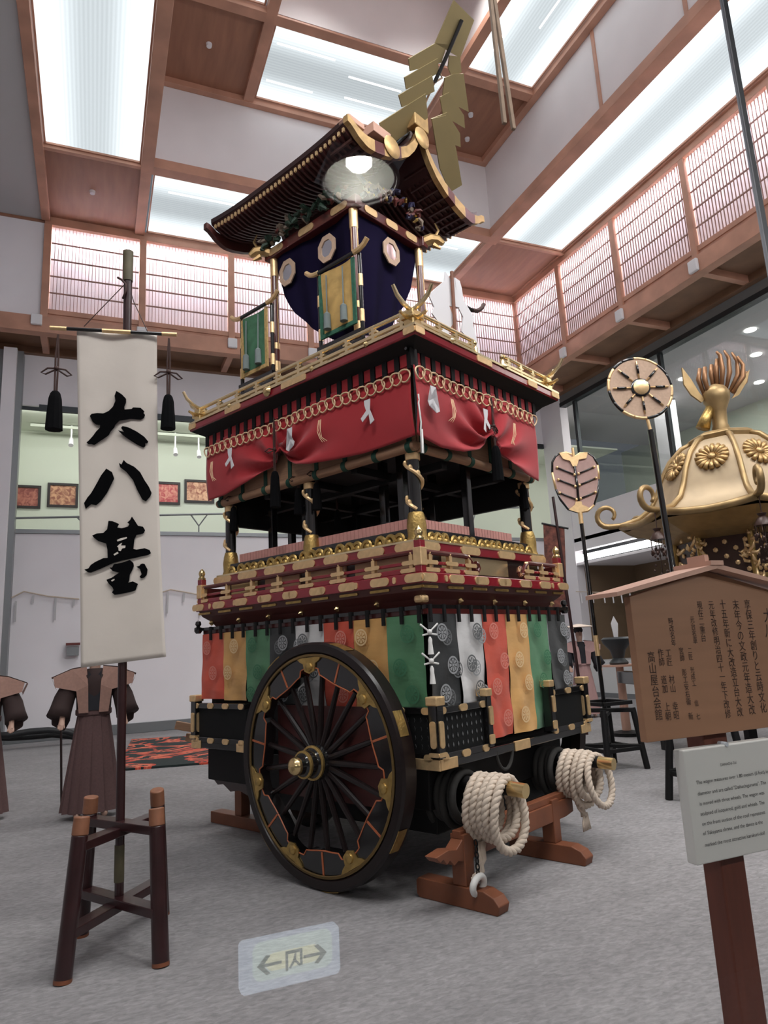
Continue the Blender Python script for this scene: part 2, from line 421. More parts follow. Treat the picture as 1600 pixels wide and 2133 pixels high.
# back wall: lower part, part above the gallery opening, part beside the frieze
struct(MB().box(-1.7, XB + .1, YB, YB + .2, 0, 4.40).box(-1.7, XB + .1, YB, YB + .2, 7.34, 8.75).box(-7, -1.7, YB, YB + .2, 0, 8.75).build('wall_back', 'white_wall'))
struct(MB().box(-7, -1.27, YF, YF + .1, 8.75, ZC).build('wall_frieze', 'white_wall'))
struct(MB().box(-7.2, -7, -1.8, 20, 0, ZC).build('wall_left', 'white_wall'))
# grey pillar group at the left end of the gallery
pil = thing('wall_pillar', None, None, (-2.1, 16.3, 0)); struct(pil)
MB().box(-2.02, -1.76, 16.25, YB, 0, 8.5).build('column', 'white_wall', pil)
MB().box(-1.76, -1.64, 16.4, YB, 0, 8.5).build('edge', 'grey_metal', pil)
MB().box(-2.14, -2.02, 16.4, YB, 0, 8.5).build('edge', 'grey_metal', pil)
MB().box(-2.6, -2.14, 16.25, YB, 0, 8.5).build('column', 'white_wall', pil)
# soffit boards under the frieze
sof = thing('ceiling_soffit', None, None, (5, 16, ZL)); struct(sof)
MB().box(-7, XB, YF, YB, ZL + .15, ZL + .2).build('board', 'soffit_wood', sof)
MB().box(XF, XB, GY, YF, ZL + .15, ZL + .2).build('board', 'soffit_wood', sof)
BP = [-1.2, .8, 2.83, 4.8, 6.85, 8.9]                 # frieze posts along the back
RP = [13.4, 11.3, 9.15, 7.05, 4.95, 2.85, .8]         # frieze posts along the right
for x in BP + [10.9]: MB().box(x - .07, x + .07, YF, YB, ZL, ZL + .16).build('joist', 'beam_wood', sof)
for y in RP + [15.4]: MB().box(XF, XB, y - .07, y + .07, ZL, ZL + .16).build('joist', 'beam_wood', sof)
MB().box(-7, XB, YB - .12, YB, ZL - .02, ZL + .16).build('wall_plate', 'soffit_wood', sof)
MB().box(XB - .16, XB, GY, YB, ZL - .02, ZL + .16).build('wall_plate', 'soffit_wood', sof)
# frieze beams and posts
trim(-7, XF + .1, YF - .12, YF + .12, ZL - .02, 8.92); trim(-1.27, XF, YF - .03, YF + .12, 8.9, 9.05); trim(XF - .03, XF + .12, GY, YF, 8.9, 9.05)
trim(-1.27, XF, YF - .06, YF + .06, 9.02, 9.14)
trim(-1.27, XF + .1, YF - .10, YF + .10, 11.14, 11.36)
trim(XF - .12, XF + .12, GY, YF, ZL - .02, 8.92)
trim(XF - .06, XF + .06, GY, YF, 9.02, 9.14)
trim(XF - .10, XF + .10, GY, YF, 11.14, 11.36)
for x in BP: trim(x - .08, x + .08, YF - .10, YF + .08, 8.9, 11.16)
for y in RP: trim(XF - .10, XF + .08, y - .08, y + .08, 8.9, 11.16)
trim(XF - .11, XF + .11, YF - .11, YF + .11, 8.9, 11.2)
trim(-7, -1.27, YF - .03, YF + .01, ZC - .06, ZC + .02, 'panel_wood')
# paper lattice windows, one per bay
NW = [0]
def shoji(a, b, side):
    NW[0] += 1
    z0, z1 = 9.14, 11.14
    o = thing('window_%d' % NW[0], None, None, ((a + b) / 2, YF, z0) if side == 'back' else (XF, (a + b) / 2, z0)); struct(o)
    P = MB(); L = MB(); n = 26 if side == 'back' else 26
    d = b - a
    for i in range(1, n):
        t = a + d * i / n
        if side == 'back': L.box(t - .0045, t + .0045, YF - .025, YF, z0, z1)
        else: L.box(XF - .025, XF, t - .0045, t + .0045, z0, z1)
    for k in range(1, 5):
        z = z0 + (z1 - z0) * k / 5
        if side == 'back': L.box(a, b, YF - .03, YF, z - .012, z + .012)
        else: L.box(XF - .03, XF, a, b, z - .012, z + .012)
    if side == 'back': P.box(a, b, YF + .004, YF + .008, z0, z1)
    else: P.box(XF + .004, XF + .008, a, b, z0, z1)
    P.build('paper', 'shoji_paper', o); stuff(L.build('lattice', 'lattice_wood', o))
bx = BP + [XF]
for a, b in zip(bx, bx[1:]): shoji(a + .08, b - .08, 'back')
ry = [YF] + RP
for b, a in zip(ry, ry[1:]): shoji(a + .08, b - .08, 'right')
# white backing behind the paper and the lamp strips that light it from the top
struct(MB().box(-1.3, 12, YF + .5, YF + .55, 8.8, 11.4).box(XF + .5, XF + .55, GY, YF + .5, 8.8, 11.4).box(-1.3, 12, YF + .1, YF + .55, 11.4, 11.45).box(XF + .1, XF + .55, GY, YF + .5, 11.4, 11.45).build('wall_frieze_backing', 'white_wall'))
area('frieze_strip_lamp', (4.9, YF + .28, 11.33), (math.radians(-25), 0, 0), 12.2, .1, SHOJI_W * 4, (1, .97, .95))
area('frieze_strip_lamp', (XF + .28, 8, 11.33), (0, math.radians(-25), 0), .1, 15, SHOJI_W * 5, (1, .97, .95))
# small white boxes at the foot of each frieze post
for i, x in enumerate([-1.33] + BP[1:]):
    tag(MB().box(x - .11, x + .11, YF - .2, YF - .12, 8.68, 8.92).build('speaker_box', 'paper_white', bevel=.02), 'small white box fixed below a paper lattice post on the back frieze beam', 'wall box', 'white boxes on the back frieze beam')
for y in RP:
    tag(MB().box(XF - .2, XF - .12, y - .11, y + .11, 8.58, 8.84).build('speaker_box', 'paper_white', bevel=.02), 'small white box fixed below a paper lattice post on the right frieze beam', 'wall box', 'white boxes on the right frieze beam')
# ---------------- ceilings
cl = thing('ceiling', None, None, (5, 8, ZC)); struct(cl)
MB().box(-7, -1.3, GY, YF, ZC, ZC + .05).build('grey_board', 'grey_ceiling', cl)
def wood_sq(x0, x1, y0, y1, z): MB().box(x0, x1, y0, y1, z, z + .05).build('wood_panel', 'panel_wood', cl)
wood_sq(-1.2, .66, 13.1, 15.4, ZC + .06); wood_sq(8.9, 10.95, 13.1, 15.4, ZC + .06)
wood_sq(.84, 2.72, 10.7, 12.85, Z2 + .06); wood_sq(6.7, 8.6, 10.7, 12.85, Z2 + .06)
# bands between the tiers
MB().box(.72, 8.7, 12.9, 12.95, ZC, Z2 + .05).build('band', 'band_wall', cl)
MB().box(8.68, 8.73, GY, 12.9, ZC, Z2 + .05).build('band', 'band_wall', cl)
MB().box(.69, .74, GY, 12.9, ZC, Z2 + .05).build('band', 'band_wall', cl)
MB().box(2.7, 6.7, 10.55, 10.6, Z2, Z3).build('band', 'band_wall', cl)
MB().box(2.65, 2.7, GY, 10.6, Z2, Z3).build('band', 'band_wall', cl)
MB().box(6.7, 6.75, GY, 10.6, Z2, Z3).build('band', 'band_wall', cl)
MB().box(2.6, 6.8, GY, 10.7, Z3, Z3 + .05).build('wood_panel', 'panel_wood', cl)
# beams of the coffers
trim(.60, .84, GY, 13.1, ZC - .06, ZC + .16); trim(.60, 8.93, 12.86, 13.12, ZC - .06, ZC + .16); trim(8.62, 8.93, GY, 13.1, ZC - .06, ZC + .16)
trim(-1.34, -1.16, GY, 15.4, ZC - .06, ZC + .14); trim(10.86, 11.0, GY, 15.4, ZC + .02, ZC + .14)
trim(.60, .82, 13.1, 15.4, ZC - .02, ZC + .12); trim(8.7, 8.9, 13.1, 15.4, ZC - .02, ZC + .12)
trim(-1.2, .66, 13.0, 13.1, ZC - .02, ZC + .1); trim(8.9, 10.95, 13.0, 13.1, ZC - .02, ZC + .1)
trim(.74, 8.7, 12.75, 12.9, Z2 - .08, Z2 + .1); trim(8.5, 8.68, GY, 12.9, Z2 - .08, Z2 + .1); trim(.74, .9, GY, 12.9, Z2 - .08, Z2 + .1)
trim(2.62, 2.84, GY, 12.8, Z2 - .06, Z2 + .12); trim(6.6, 6.82, GY, 12.8, Z2 - .06, Z2 + .12); trim(.84, 8.6, 10.55, 10.78, Z2 - .06, Z2 + .12)
for y in (8.8, 6.7): trim(8.64, 8.69, y - .05, y + .05, ZC + .1, Z2); trim(.73, .78, y - .05, y + .05, ZC + .1, Z2)
trim(4.66, 4.76, 12.86, 12.91, ZC + .1, Z2)
# luminous ceiling panels
def lum(x0, x1, y0, y1, z, m, label, tubes=None):
    o = thing('ceiling_light', label, 'ceiling light', ((x0 + x1) / 2, (y0 + y1) / 2, z), group='luminous ceiling panels')
    MB().box(x0, x1, y0, y1, z + .03, z + .06).build('diffuser', m, o)
    fr = MB(); t = .03
    fr.box(x0, x1, y0, y0 + t, z - .01, z + .03).box(x0, x1, y1 - t, y1, z - .01, z + .03).box(x0, x0 + t, y0 + t, y1 - t, z - .01, z + .03).box(x1 - t, x1, y0 + t, y1 - t, z - .01, z + .03)
    fr.build('frame', 'beam_wood', o)
    for (a, b, c, d) in tubes or []: MB().cyl((a, c, z + .012), (b, d, z + .012), .018, n=8).build('tube', 'tube_light', o)
    return o
lum(-1.15, .6, .6, 13.0, ZC + .06, 'panel_x', 'long ribbed luminous panel beside the flat grey ceiling')
lum(8.95, 10.85, .6, 13.0, ZC + .06, 'panel_x', 'long ribbed luminous panel running above the right lattice windows')
lum(.86, 8.66, 13.15, 15.36, ZC + .06, 'panel_y', 'wide luminous panel above the back lattice windows', [(1.2, 4.2, 13.75, 13.75), (5.2, 8.2, 13.75, 13.75)])
lum(.86, 8.66, .75, 2.8, ZC + .06, 'panel_y', 'wide luminous panel above the front glass wall')
lum(2.86, 6.58, 10.8, 12.73, Z2 + .06, 'panel_y', 'luminous panel with visible tubes between two brown upper panels', [(3.0, 4.2, 11.25, 11.25), (4.6, 5.8, 11.55, 11.55), (3.0, 4.0, 12.2, 12.2), (4.7, 5.9, 12.1, 12.1)])
lum(6.84, 8.48, .6, 10.53, Z2 + .06, 'panel_x', 'luminous panel with bright tubes high above the right white band', [(7.15, 7.15, 10.2, 8.7), (7.15, 7.15, 8.4, 6.9), (8.1, 8.1, 10.3, 8.9), (7.75, 7.75, 9.2, 7.7)])
lum(.92, 2.6, .6, 10.53, Z2 + .06, 'panel_x', 'luminous panel high above the left white band', [(1.6, 1.6, 10.2, 8.7)])
# round sprinkler heads
for (x, y, z) in ((1.75, 11.7, Z2), (7.55, 11.6, Z2), (7.85, 12.3, Z2), (-.3, 14.2, ZC)):
    tag(MB().cyl((x, y, z + .0), (x, y, z + .06), .05, .06, 14).build('smoke_detector', 'paper_white'), 'small round white detector on a brown wooden ceiling panel', 'detector', 'round detectors on the ceiling')
# front wall above the glass, corridor of the visitor
struct(MB().box(-7, 16, GY - .05, GY + .05, 2.75, Z3).build('wall_front', 'white_wall'))
struct(MB().box(-7, 16, -1.75, -1.62, 0, 2.8).build('wall_corridor', 'corridor'))
dl = on_z((750, 374), 2.7); DX, DY = dl.x, 2 * GY - dl.y
struct(MB().box(-7, DX - .11, -1.62, GY, 2.7, 2.75).box(DX + .11, 16, -1.62, GY, 2.7, 2.75).box(DX - .11, DX + .11, -1.62, DY - .11, 2.7, 2.75).box(DX - .11, DX + .11, DY + .11, GY, 2.7, 2.75).build('ceiling_corridor', 'corridor'))
d = thing('downlight', 'recessed round downlight with a bright lamp in a silver reflector dish', 'downlight', (DX, DY, 2.7))
n = 28
prof = [(.104, -.004), (.104, .0), (.096, .0), (.093, .02), (.084, .085), (.060, .135), (.03, .15)]
vs = []; fs = []
for (r, z) in prof:
    for i in range(n): t = 2 * math.pi * i / n; vs.append((DX + r * math.cos(t), DY + r * math.sin(t), 2.7 + z))
for k in range(len(prof) - 1):
    for i in range(n): fs.append((k * n + i, k * n + (i + 1) % n, (k + 1) * n + (i + 1) % n, (k + 1) * n + i))
MB().add(vs, fs).build('reflector', 'reflector', d, smooth=True)
MB().tube([(DX + .100 * math.cos(2 * math.pi * i / 28), DY + .100 * math.sin(2 * math.pi * i / 28), 2.697) for i in range(28)], .005, 6, True).build('rim', 'paper_white', d, smooth=True)
MB().tube([(DX + .0925 * math.cos(2 * math.pi * i / 28), DY + .0925 * math.sin(2 * math.pi * i / 28), 2.703) for i in range(28)], .0035, 6, True).build('inner_rim', 'paper_white', d, smooth=True)
MB().ball((DX, DY, 2.752), .033, (1.1, 1, .62)).build('lamp', 'bulb', d, smooth='all')
# exit guidance sign low on the corridor wall, seen mirrored in the glass
mir = lambda p: V3((p.x, 2 * GY - p.y, p.z))
sg = [mir(on_plane(p, (0, 2 * GY + 1.6, 0), (0, 1, 0))) for p in ((500, 1960), (706, 1926), (706, 2030), (498, 2070))]
sx0, sx1 = (sg[0].x + sg[3].x) / 2, (sg[1].x + sg[2].x) / 2; sz1, sz0 = (sg[0].z + sg[1].z) / 2, (sg[2].z + sg[3].z) / 2
e = thing('exit_sign', 'lit exit guidance sign with green arrows either side of a running figure', 'exit sign', ((sx0 + sx1) / 2, -1.62, sz0))
mat('sign_lit', (0, 0, 0), emit=(.62, .78, .72), estr=2.0); mat('sign_edge', (0, 0, 0), emit=(.55, .66, .80), estr=1.7); mat('sign_yellow', (0, 0, 0), emit=(.85, .88, .55), estr=2.1); mat('sign_green', (0, 0, 0), emit=(.05, .25, .12), estr=.8)
sw, sh = sx1 - sx0, sz1 - sz0
def rrect(x0, x1, z0, z1, r, y, k=5):
    pts = []
    for (cx, cz, a) in ((x1 - r, z1 - r, 0), (x0 + r, z1 - r, 90), (x0 + r, z0 + r, 180), (x1 - r, z0 + r, 270)):
        for i in range(k + 1): t = math.radians(a + 90 * i / k); pts.append((cx + r * math.cos(t), y, cz + r * math.sin(t)))
    return pts
MB().prism(rrect(sx0, sx1, sz0, sz1, .018, -1.62), (0, .03, 0)).build('housing', 'sign_edge', e)
MB().prism(rrect(sx0 + .12 * sw, sx1 - .08 * sw, sz0 + .2 * sh, sz1 - .04 * sh, .03, -1.59), (0, .002, 0)).build('face', 'sign_lit', e)
MB().prism(rrect(sx0 + .24 * sw, sx1 - .2 * sw, sz0 + .36 * sh, sz1 - .3 * sh, .03, -1.588), (0, .002, 0)).build('glow', 'sign_yellow', e)
sp = lambda a, b: (sx0 + a * sw, -1.5855, sz0 + b * sh)
for sgn, x0 in ((1, .33), (-1, .69)):
    x1 = x0 + .08 * -sgn * 2
    g = MB(); tip = x0 - sgn * .17; g.prism([sp(x0 + .07 * sgn, .47), sp(x0 + .07 * sgn, .53), sp(tip + .03 * sgn, .53), sp(tip + .03 * sgn, .47)], (0, .002, 0))
    for q in (1, -1): g.prism([sp(tip, .5), sp(tip + .09 * sgn, .5 + .19 * q), sp(tip + .13 * sgn, .5 + .17 * q), sp(tip + .055 * sgn, .5)], (0, .002, 0))
    g.build('arrow', 'sign_green', e)
g = MB()

g.prism([sp(.44, .30), sp(.465, .30), sp(.465, .62), sp(.585, .62), sp(.585, .36), sp(.61, .36), sp(.61, .68), sp(.44, .68)], (0, .002, 0))
g.prism([sp(.53, .60), sp(.55, .62), sp(.545, .48), sp(.60, .36), sp(.575, .35), sp(.53, .44), sp(.49, .33), sp(.47, .35), sp(.515, .48)], (0, .002, 0))
g.prism([sp(.525, .635), sp(.555, .635), sp(.555, .66), sp(.525, .66)], (0, .002, 0))
g.build('running_figure', 'sign_green', e)
# the glass wall: two panes and the joint between them
j0 = on_plane((1513, 20), (0, GY, 0), (0, 1, 0)); XJ = j0.x
gw = thing('window_glass', None, None, (XJ, GY, 0)); struct(gw)
MB().box(-7, XJ - .004, GY, GY + .002, 0, 2.75).build('pane', 'glass', gw)
MB().box(XJ + .004, 16, GY, GY + .002, 0, 2.75).build('pane', 'glass', gw)
MB().box(XJ - .004, XJ + .004, GY - .001, GY + .004, 0, 2.75).build('joint', 'steel', gw)

# ---------------- gallery behind the back wall
gal = thing('wall_gallery', None, None, (5, 18.5, 4.3)); struct(gal)
YG = 19.0
MB().box(-2.5, XB + 3, YG, YG + .1, 4.3, 7.5).build('gallery_wall', 'pale_green_wall', gal)
MB().box(-2.5, XB + 3, YB + .2, YG, 4.3, 4.4).build('gallery_floor', 'grey_ceiling', gal)
MB().box(-2.5, XB + 3, YB + .2, YG, 7.45, 7.5).build('gallery_ceiling', 'pale_green_wall', gal)
MB().box(-2.6, -2.5, YB + .2, YG, 4.3, 7.5).build('gallery_end', 'pale_green_wall', gal)
MB().box(-1.3, 12.4, YB - .06, YB + .02, 7.22, 7.36).build('lintel', 'dark_metal', gal)
area('gallery_lamp', (4.5, 17.2, 7.4), (math.radians(40), 0, 0), 13, .25, 130, (1, 1, .95))
trim(-1.66, 12.4, YB - .05, YB + .1, 4.38, 4.50, 'grey_metal'); trim(-1.7, 12.4, YB - .04, YB, 7.2, 7.32, 'dark_metal')
rail = thing('gallery_rail', 'thin grey handrail on forked posts along the gallery opening', 'handrail', (5, YB + .05, 4.5))
MB().cyl((-1.66, YB + .05, 4.74), (11.9, YB + .05, 5.42), .025, n=8).build('handrail', 'grey_metal', rail)
for x in (-.25, 2.25, 4.75, 7.25, 9.75):
    zt = 4.74 + (x + 1.66) / 13.56 * .68
    MB().tube([(x, YB + .05, 4.5), (x, YB + .05, 4.5 + (zt - 4.5) * .35), (x - .2, YB + .05, zt)], .016, 6).tube([(x, YB + .05, 4.5 + (zt - 4.5) * .35), (x + .2, YB + .05, zt)], .016, 6).build('forked_post', 'grey_metal', rail)
# framed pictures on the gallery wall
def picture_mat(name, c1, c2, seed):
    M = mat(name, c1, 0.4); nt = M.node_tree; b = nt.nodes['Principled BSDF']
    n = nt.nodes.new('ShaderNodeTexNoise'); n.inputs['Scale'].default_value = 7; n.inputs['Detail'].default_value = 7; n.inputs['Distortion'].default_value = 1.5
    tc = nt.nodes.new('ShaderNodeTexCoord'); mp = nt.nodes.new('ShaderNodeMapping'); mp.inputs['Location'].default_value = (seed, seed * 2, 0)
    nt.links.new(tc.outputs['Object'], mp.inputs[0]); nt.links.new(mp.outputs[0], n.inputs['Vector'])
    r = nt.nodes.new('ShaderNodeValToRGB'); r.color_ramp.elements[0].position = .38; r.color_ramp.elements[1].position = .62
    r.color_ramp.elements[0].color = (*c2, 1); r.color_ramp.elements[1].color = (*c1, 1)
    nt.links.new(n.outputs['Fac'], r.inputs[0]); nt.links.new(r.outputs[0], b.inputs['Base Color'])
for k, (pa, pb, c1, c2, lab) in enumerate((((18, 1010), (84, 1060), (.45, .16, .11), (.22, .05, .04), 'framed dark red picture at the pillar end of the gallery wall'),
        ((100, 1006), (162, 1058), (.66, .36, .20), (.28, .10, .06), 'framed orange and brown festival picture half hidden by the white banner'),
        ((315, 1003), (375, 1052), (.70, .30, .22), (.45, .06, .07), 'framed picture with a crimson top edge beside the white banner'),
        ((384, 999), (446, 1049), (.72, .42, .26), (.30, .10, .06), 'framed orange crowd picture beside the red curtain end'))):
    a = on_plane(pa, (0, YG, 0), (0, 1, 0)); b = on_plane(pb, (0, YG, 0), (0, 1, 0))
    x0, x1, z1, z0 = a.x, b.x, a.z, b.z
    picture_mat('picture_%d' % k, c1, c2, k * 3.1)
    o = thing('framed_picture', lab, 'picture', ((x0 + x1) / 2, YG, z0))
    t = .06
    MB().box(x0, x1, YG - .05, YG, z0, z0 + t).box(x0, x1, YG - .05, YG, z1 - t, z1).box(x0, x0 + t, YG - .05, YG, z0 + t, z1 - t).box(x1 - t, x1, YG - .05, YG, z0 + t, z1 - t).build('frame', 'photo_frame', o)
    MB().box(x0 + t, x1 - t, YG - .02, YG, z0 + t, z1 - t).build('print', 'picture_%d' % k, o)
# track spotlights
for px in ((148, 918), (366, 938), (415, 943)):
    p = on_plane(px, (0, 18.2, 0), (0, 1, 0))
    o = thing('track_spotlight', 'small white track spotlight above the gallery pictures', 'spotlight', p, group='gallery track spotlights')
    MB().cyl(p + V3((0, 0, -.12)), p + V3((0, .12, .08)), .06, .05, 12).build('head', 'paper_white', o)
    MB().box(p.x - .02, p.x + .02, p.y + .1, p.y + .14, p.z + .05, 7.45).build('stem', 'paper_white', o)
tag(MB().box(-1.6, 12, 18.28, 18.36, 7.36, 7.43).build('light_track', 'pale_green_wall'), 'slim grey lighting track under the gallery ceiling', 'light track')

# ---------------- right wall: glazed gallery above, white parapet, light slot, display alcove below
wr = thing('wall_right', None, None, (XB, 8, 0)); struct(wr)
MB().box(XB, XB + .2, GY, YB, 3.95, 5.12).build('parapet', 'white_wall', wr)
MB().box(XB - .02, XB + .25, 15.75, YB, 0, 8.6).build('corner_pier', 'white_wall', wr)
MB().box(XB, XB + .2, GY, 15.75, 8.3, 8.7).build('head', 'grey_metal', wr)
MB().box(XB, XB + 6, GY, YB + 2, 4.2, 4.3).build('gallery_floor', 'grey_ceiling', wr)
MB().box(XB + .2, XB + 6, GY, YB + 2, 8.35, 8.45).build('gallery_ceiling', 'grey_ceiling', wr)
MB().box(XB + 6, XB + 6.2, -1.8, 20, 0, 8.45).build('gallery_back', 'pale_green_wall', wr)
MB().box(XB, XB + 2.2, GY, 15.75, 3.55, 3.62).build('alcove_ceiling', 'white_wall', wr)
MB().box(XB + 2.0, XB + 2.1, GY, 15.75, 0, 3.6).build('alcove_back', 'alcove_brown', wr)
MB().box(XB, XB + 2.0, GY, 15.75, 0, .95).build('plinth', 'plinth_white', wr)
MB().box(XB + .25, XB + 2.1, 15.7, 15.8, 0, 3.6).build('alcove_end', 'alcove_brown', wr)
for y in (15.2, 11.9, 4.0): MB().box(XB + .05, XB + .15, y - .05, y + .05, 5.1, 8.4).build('mullion', 'dark_metal', wr)
g1 = thing('window_gallery', None, None, (XB + .1, 8, 5.1)); struct(g1)
for a, b in ((11.95, 15.15), (4.05, 11.85), (GY, 3.95)): MB().box(XB + .1, XB + .11, a, b, 5.12, 8.35).build('pane', 'gallery_glass', g1)
MB().box(XB - .02, XB + .2, GY, 15.75, 8.22, 8.34).build('track', 'dark_metal', g1)
tag(MB().box(XB - .02, XB + .1, 10.5, 15.6, 3.66, 3.82).build('strip_light', 'strip_light'), 'bright horizontal strip light under the white gallery parapet', 'strip light')
area('glazed_gallery_lamp', (XB + 3, 9, 8.3), (0, 0, 0), 3, 12, 600, (1, .97, .92))
# gallery furnishings seen through the glass
for (a, b, c) in ((1.2, 14.5, 6.6), (3.0, 12.0, 5.8), (2.8, 9.5, 6.2)):
    struct(MB().box(XB + a + 1.6, XB + a + 2.0, b, b + .5, 4.3, 8.35).build('wall_pier', 'white_wall'))
for k, (y, z) in enumerate(((14.3, 5.2), (12.6, 5.2), (11.2, 5.2), (9.3, 5.4))):
    tag(MB().box(XB + 5.7, XB + 5.78, y - .5, y + .5, z - .2, z + 1.0).build('display_panel', 'black_matte'), 'dark display panel on the far wall of the glazed gallery', 'display panel', 'gallery display panels')
for (x, y) in ((XB + 2.2, 13.2), (XB + 1.4, 10.4), (XB + 3.6, 9.6), (XB + 2.8, 11.4), (XB + 4.6, 12.8), (XB + 5, 10.3)):
    tag(MB().cyl((x, y, 8.33), (x, y, 8.37), .13, .13, 14).build('gallery_downlight', 'downlight'), 'round lit downlight in the glazed gallery ceiling', 'downlight', 'gallery downlights')
tag(MB().box(XB + 1.2, XB + 4.6, 7.6, 9.6, 8.28, 8.34).build('gallery_panel_light', 'panel_x'), 'flat luminous panel in the glazed gallery ceiling', 'ceiling light')
sk0, sk1 = on_plane((1556, 800), (XB + 5.9, 0, 0), (1, 0, 0)), on_plane((1606, 775), (XB + 5.9, 0, 0), (1, 0, 0))
struct(MB().prism([on_plane(p, (XB + 5.9, 0, 0), (1, 0, 0)) for p in ((1556, 799), (1600, 806), (1640, 812), (1640, 752), (1600, 778))], (.05, 0, 0)).build('window_sky', 'sky_blue'))
trim(-1.7, XB, YB - .03, YB, 0, .22, 'grey_metal'); 
NT[0] += 1; struct(MB().box(XB - .03, XB, GY, YB, 0, .12).build('baseboard_right', 'grey_metal'))
mat('pink_line', (.40, .19, .16), .8); mat('wheel_board', (.085, .022, .020), .4)
# ================================================================== FESTIVAL FLOAT (float coordinates: x across, y along, z up)
FT = thing('festival_float', 'tall wooden festival float with two storeys, gold fittings and huge black wheels', 'float', (1.13, .43, 0), FL)
def part(mb, name, m, parent=None, **k): return mb.build(name, m, parent or FT, **k)
X0, X1, Y0, Y1 = .17, 2.10, -.85, 1.735            # balcony edge
def rr2(a0, a1, b0, b1, r, k=4):
    r = min(r, (a1 - a0) / 2, (b1 - b0) / 2); pts = []
    for (ca, cb, s) in ((a1 - r, b1 - r, 0), (a0 + r, b1 - r, 90), (a0 + r, b0 + r, 180), (a1 - r, b0 + r, 270)):
        for i in range(k + 1): t = math.radians(s + 90 * i / k); pts.append((ca + r * math.cos(t), cb + r * math.sin(t)))
    return pts
def onL(u, pts, th=.008): return ([V3((u, a, b)) for a, b in pts], V3((-th, 0, 0)))
def onR(v, pts, th=.008): return ([V3((a, v, b)) for a, b in pts], V3((0, -th, 0)))
def plate(face, pos, a0, a1, b0, b1, r=.02, m='gold', parent=None, name='gold_plate', th=.008):
    P, o = (onL if face == 'L' else onR)(pos, rr2(a0, a1, b0, b1, r), th)
    return part(MB().prism(P, o), name, m, parent)
# ---- chassis
part(MB().box(.27, 1.99, -.72, 1.70, .50, .84), 'chassis', 'black_matte', bevel=.01)
part(MB().box(.36, 1.9, -.70, .9, .34, .50), 'under_shade_block', 'black_matte', bevel=.01)  # black block added below the chassis, deepening the shade under the float
part(MB().box(.115, .135, -.52, .56, .52, 1.14), 'wheel_board', 'wheel_board')
part(MB().box(.30, 1.96, -.70, 1.68, .84, 1.75), 'core', 'black_matte')
ax = part(MB().cyl((-.02, 0, .79), (2.28, 0, .79), .045, n=14), 'axle', 'black_lacquer', smooth=True)
part(MB().prism([(.3, .9, .50), (.3, 1.66, .50), (.3, 1.60, .46), (.3, 1.52, .47), (.3, 1.42, .42), (.3, 1.30, .44), (.3, 1.18, .41), (.3, 1.05, .43), (.3, .9, .40)], (1.6, 0, 0)), 'carved_skid', 'dark_brown_lacquer')
# ---- black skirt boxes with gold fittings
def skirt(face, a0, a1, pos, parent_name, grid=False, z0=.86, z1=1.10):
    s = 1
    b = MB()
    if face == 'L': b.box(pos, pos + .05, a0, a1, z0, z1)
    else: b.box(a0, a1, pos, pos + .05, z0, z1)
    o = part(b, 'skirt_panel', 'black_grid')
    r = MB()
    for (za, zb) in ((z1 - .005, z1 + .04), (z0 - .045, z0 + .005)):
        if face == 'L': r.box(pos - .02, pos + .06, a0, a1, za, zb)
        else: r.box(a0, a1, pos - .02, pos + .06, za, zb)
    part(r, 'rail', 'black_lacquer', o, bevel=.006)
    if grid:       # pierced lattice: rows of small pale openings
        n = int((a1 - a0) / .05); g = MB()
        for i in range(1, n):
            for j in range(4):
                a = a0 + (a1 - a0) * i / n; zz = z0 + .04 + j * .053
                for q in (-1, 1):
                    if face == 'L': g.prism([(pos - .002, a, zz - .012), (pos - .002, a + .006 * q, zz), (pos - .002, a, zz + .016), (pos - .002, a - .006, zz)], (-.003, 0, 0)); break
                    else: g.prism([(a, pos - .002, zz - .012), (a + .006, pos - .002, zz), (a, pos - .002, zz + .016), (a - .006, pos - .002, zz)], (0, -.003, 0)); break
        stuff(part(g, 'lattice_studs', 'crest_grey' if face == 'L' else 'crest_dark', o))
    p = pos - .02
    for zc in (z1 + .018, z0 - .02):
        n = max(2, round((a1 - a0) / .26)); 
        for i in range(n + 1):
            a = lerp(a0 + .04, a1 - .04, i / n); w = .042 if 0 < i < n else .034
            plate(face, p, a - w, a + w, zc - .022, zc + .022, .022, 'gold', o, 'gold_cap')
    return o
skirt('L', 1.02, 1.73, .17, '')
skirt('L', -.87, -.36, .17, '', True)
skirt('R', .17, .69, -.89, '', True)
skirt('R', 1.55, 2.13, -.89, '')
# far sides (out of sight from here but part of the cart)
part(MB().box(2.10, 2.15, -.87, 1.73, .84, 1.12), 'skirt_panel', 'black_grid'); part(MB().box(.17, 2.13, 1.70, 1.75, .84, 1.12), 'skirt_panel', 'black_grid')
def corner_post(x, y):
    o = part(MB().box(x - .035, x + .035, y - .035, y + .035, .84, 1.17), 'skirt_post', 'black_lacquer', bevel=.006)
    part(MB().box(x - .045, x + .045, y - .045, y + .045, 1.15, 1.205), 'cap', 'gold', o, bevel=.008)
    for f, pp in (('L', x - .035), ('R', y - .035)):
        c = y if f == 'L' else x
        plate(f, pp, c - .022, c + .022, .90, 1.06, .02, 'gold', o, 'hinge')
        plate(f, pp, c - .04, c + .04, .85, .875, .01, 'gold', o, 'foot_plate')
for (x, y) in ((.17, -.89), (.17, 1.72), (2.13, -.89), (2.13, 1.72)): corner_post(x, y)
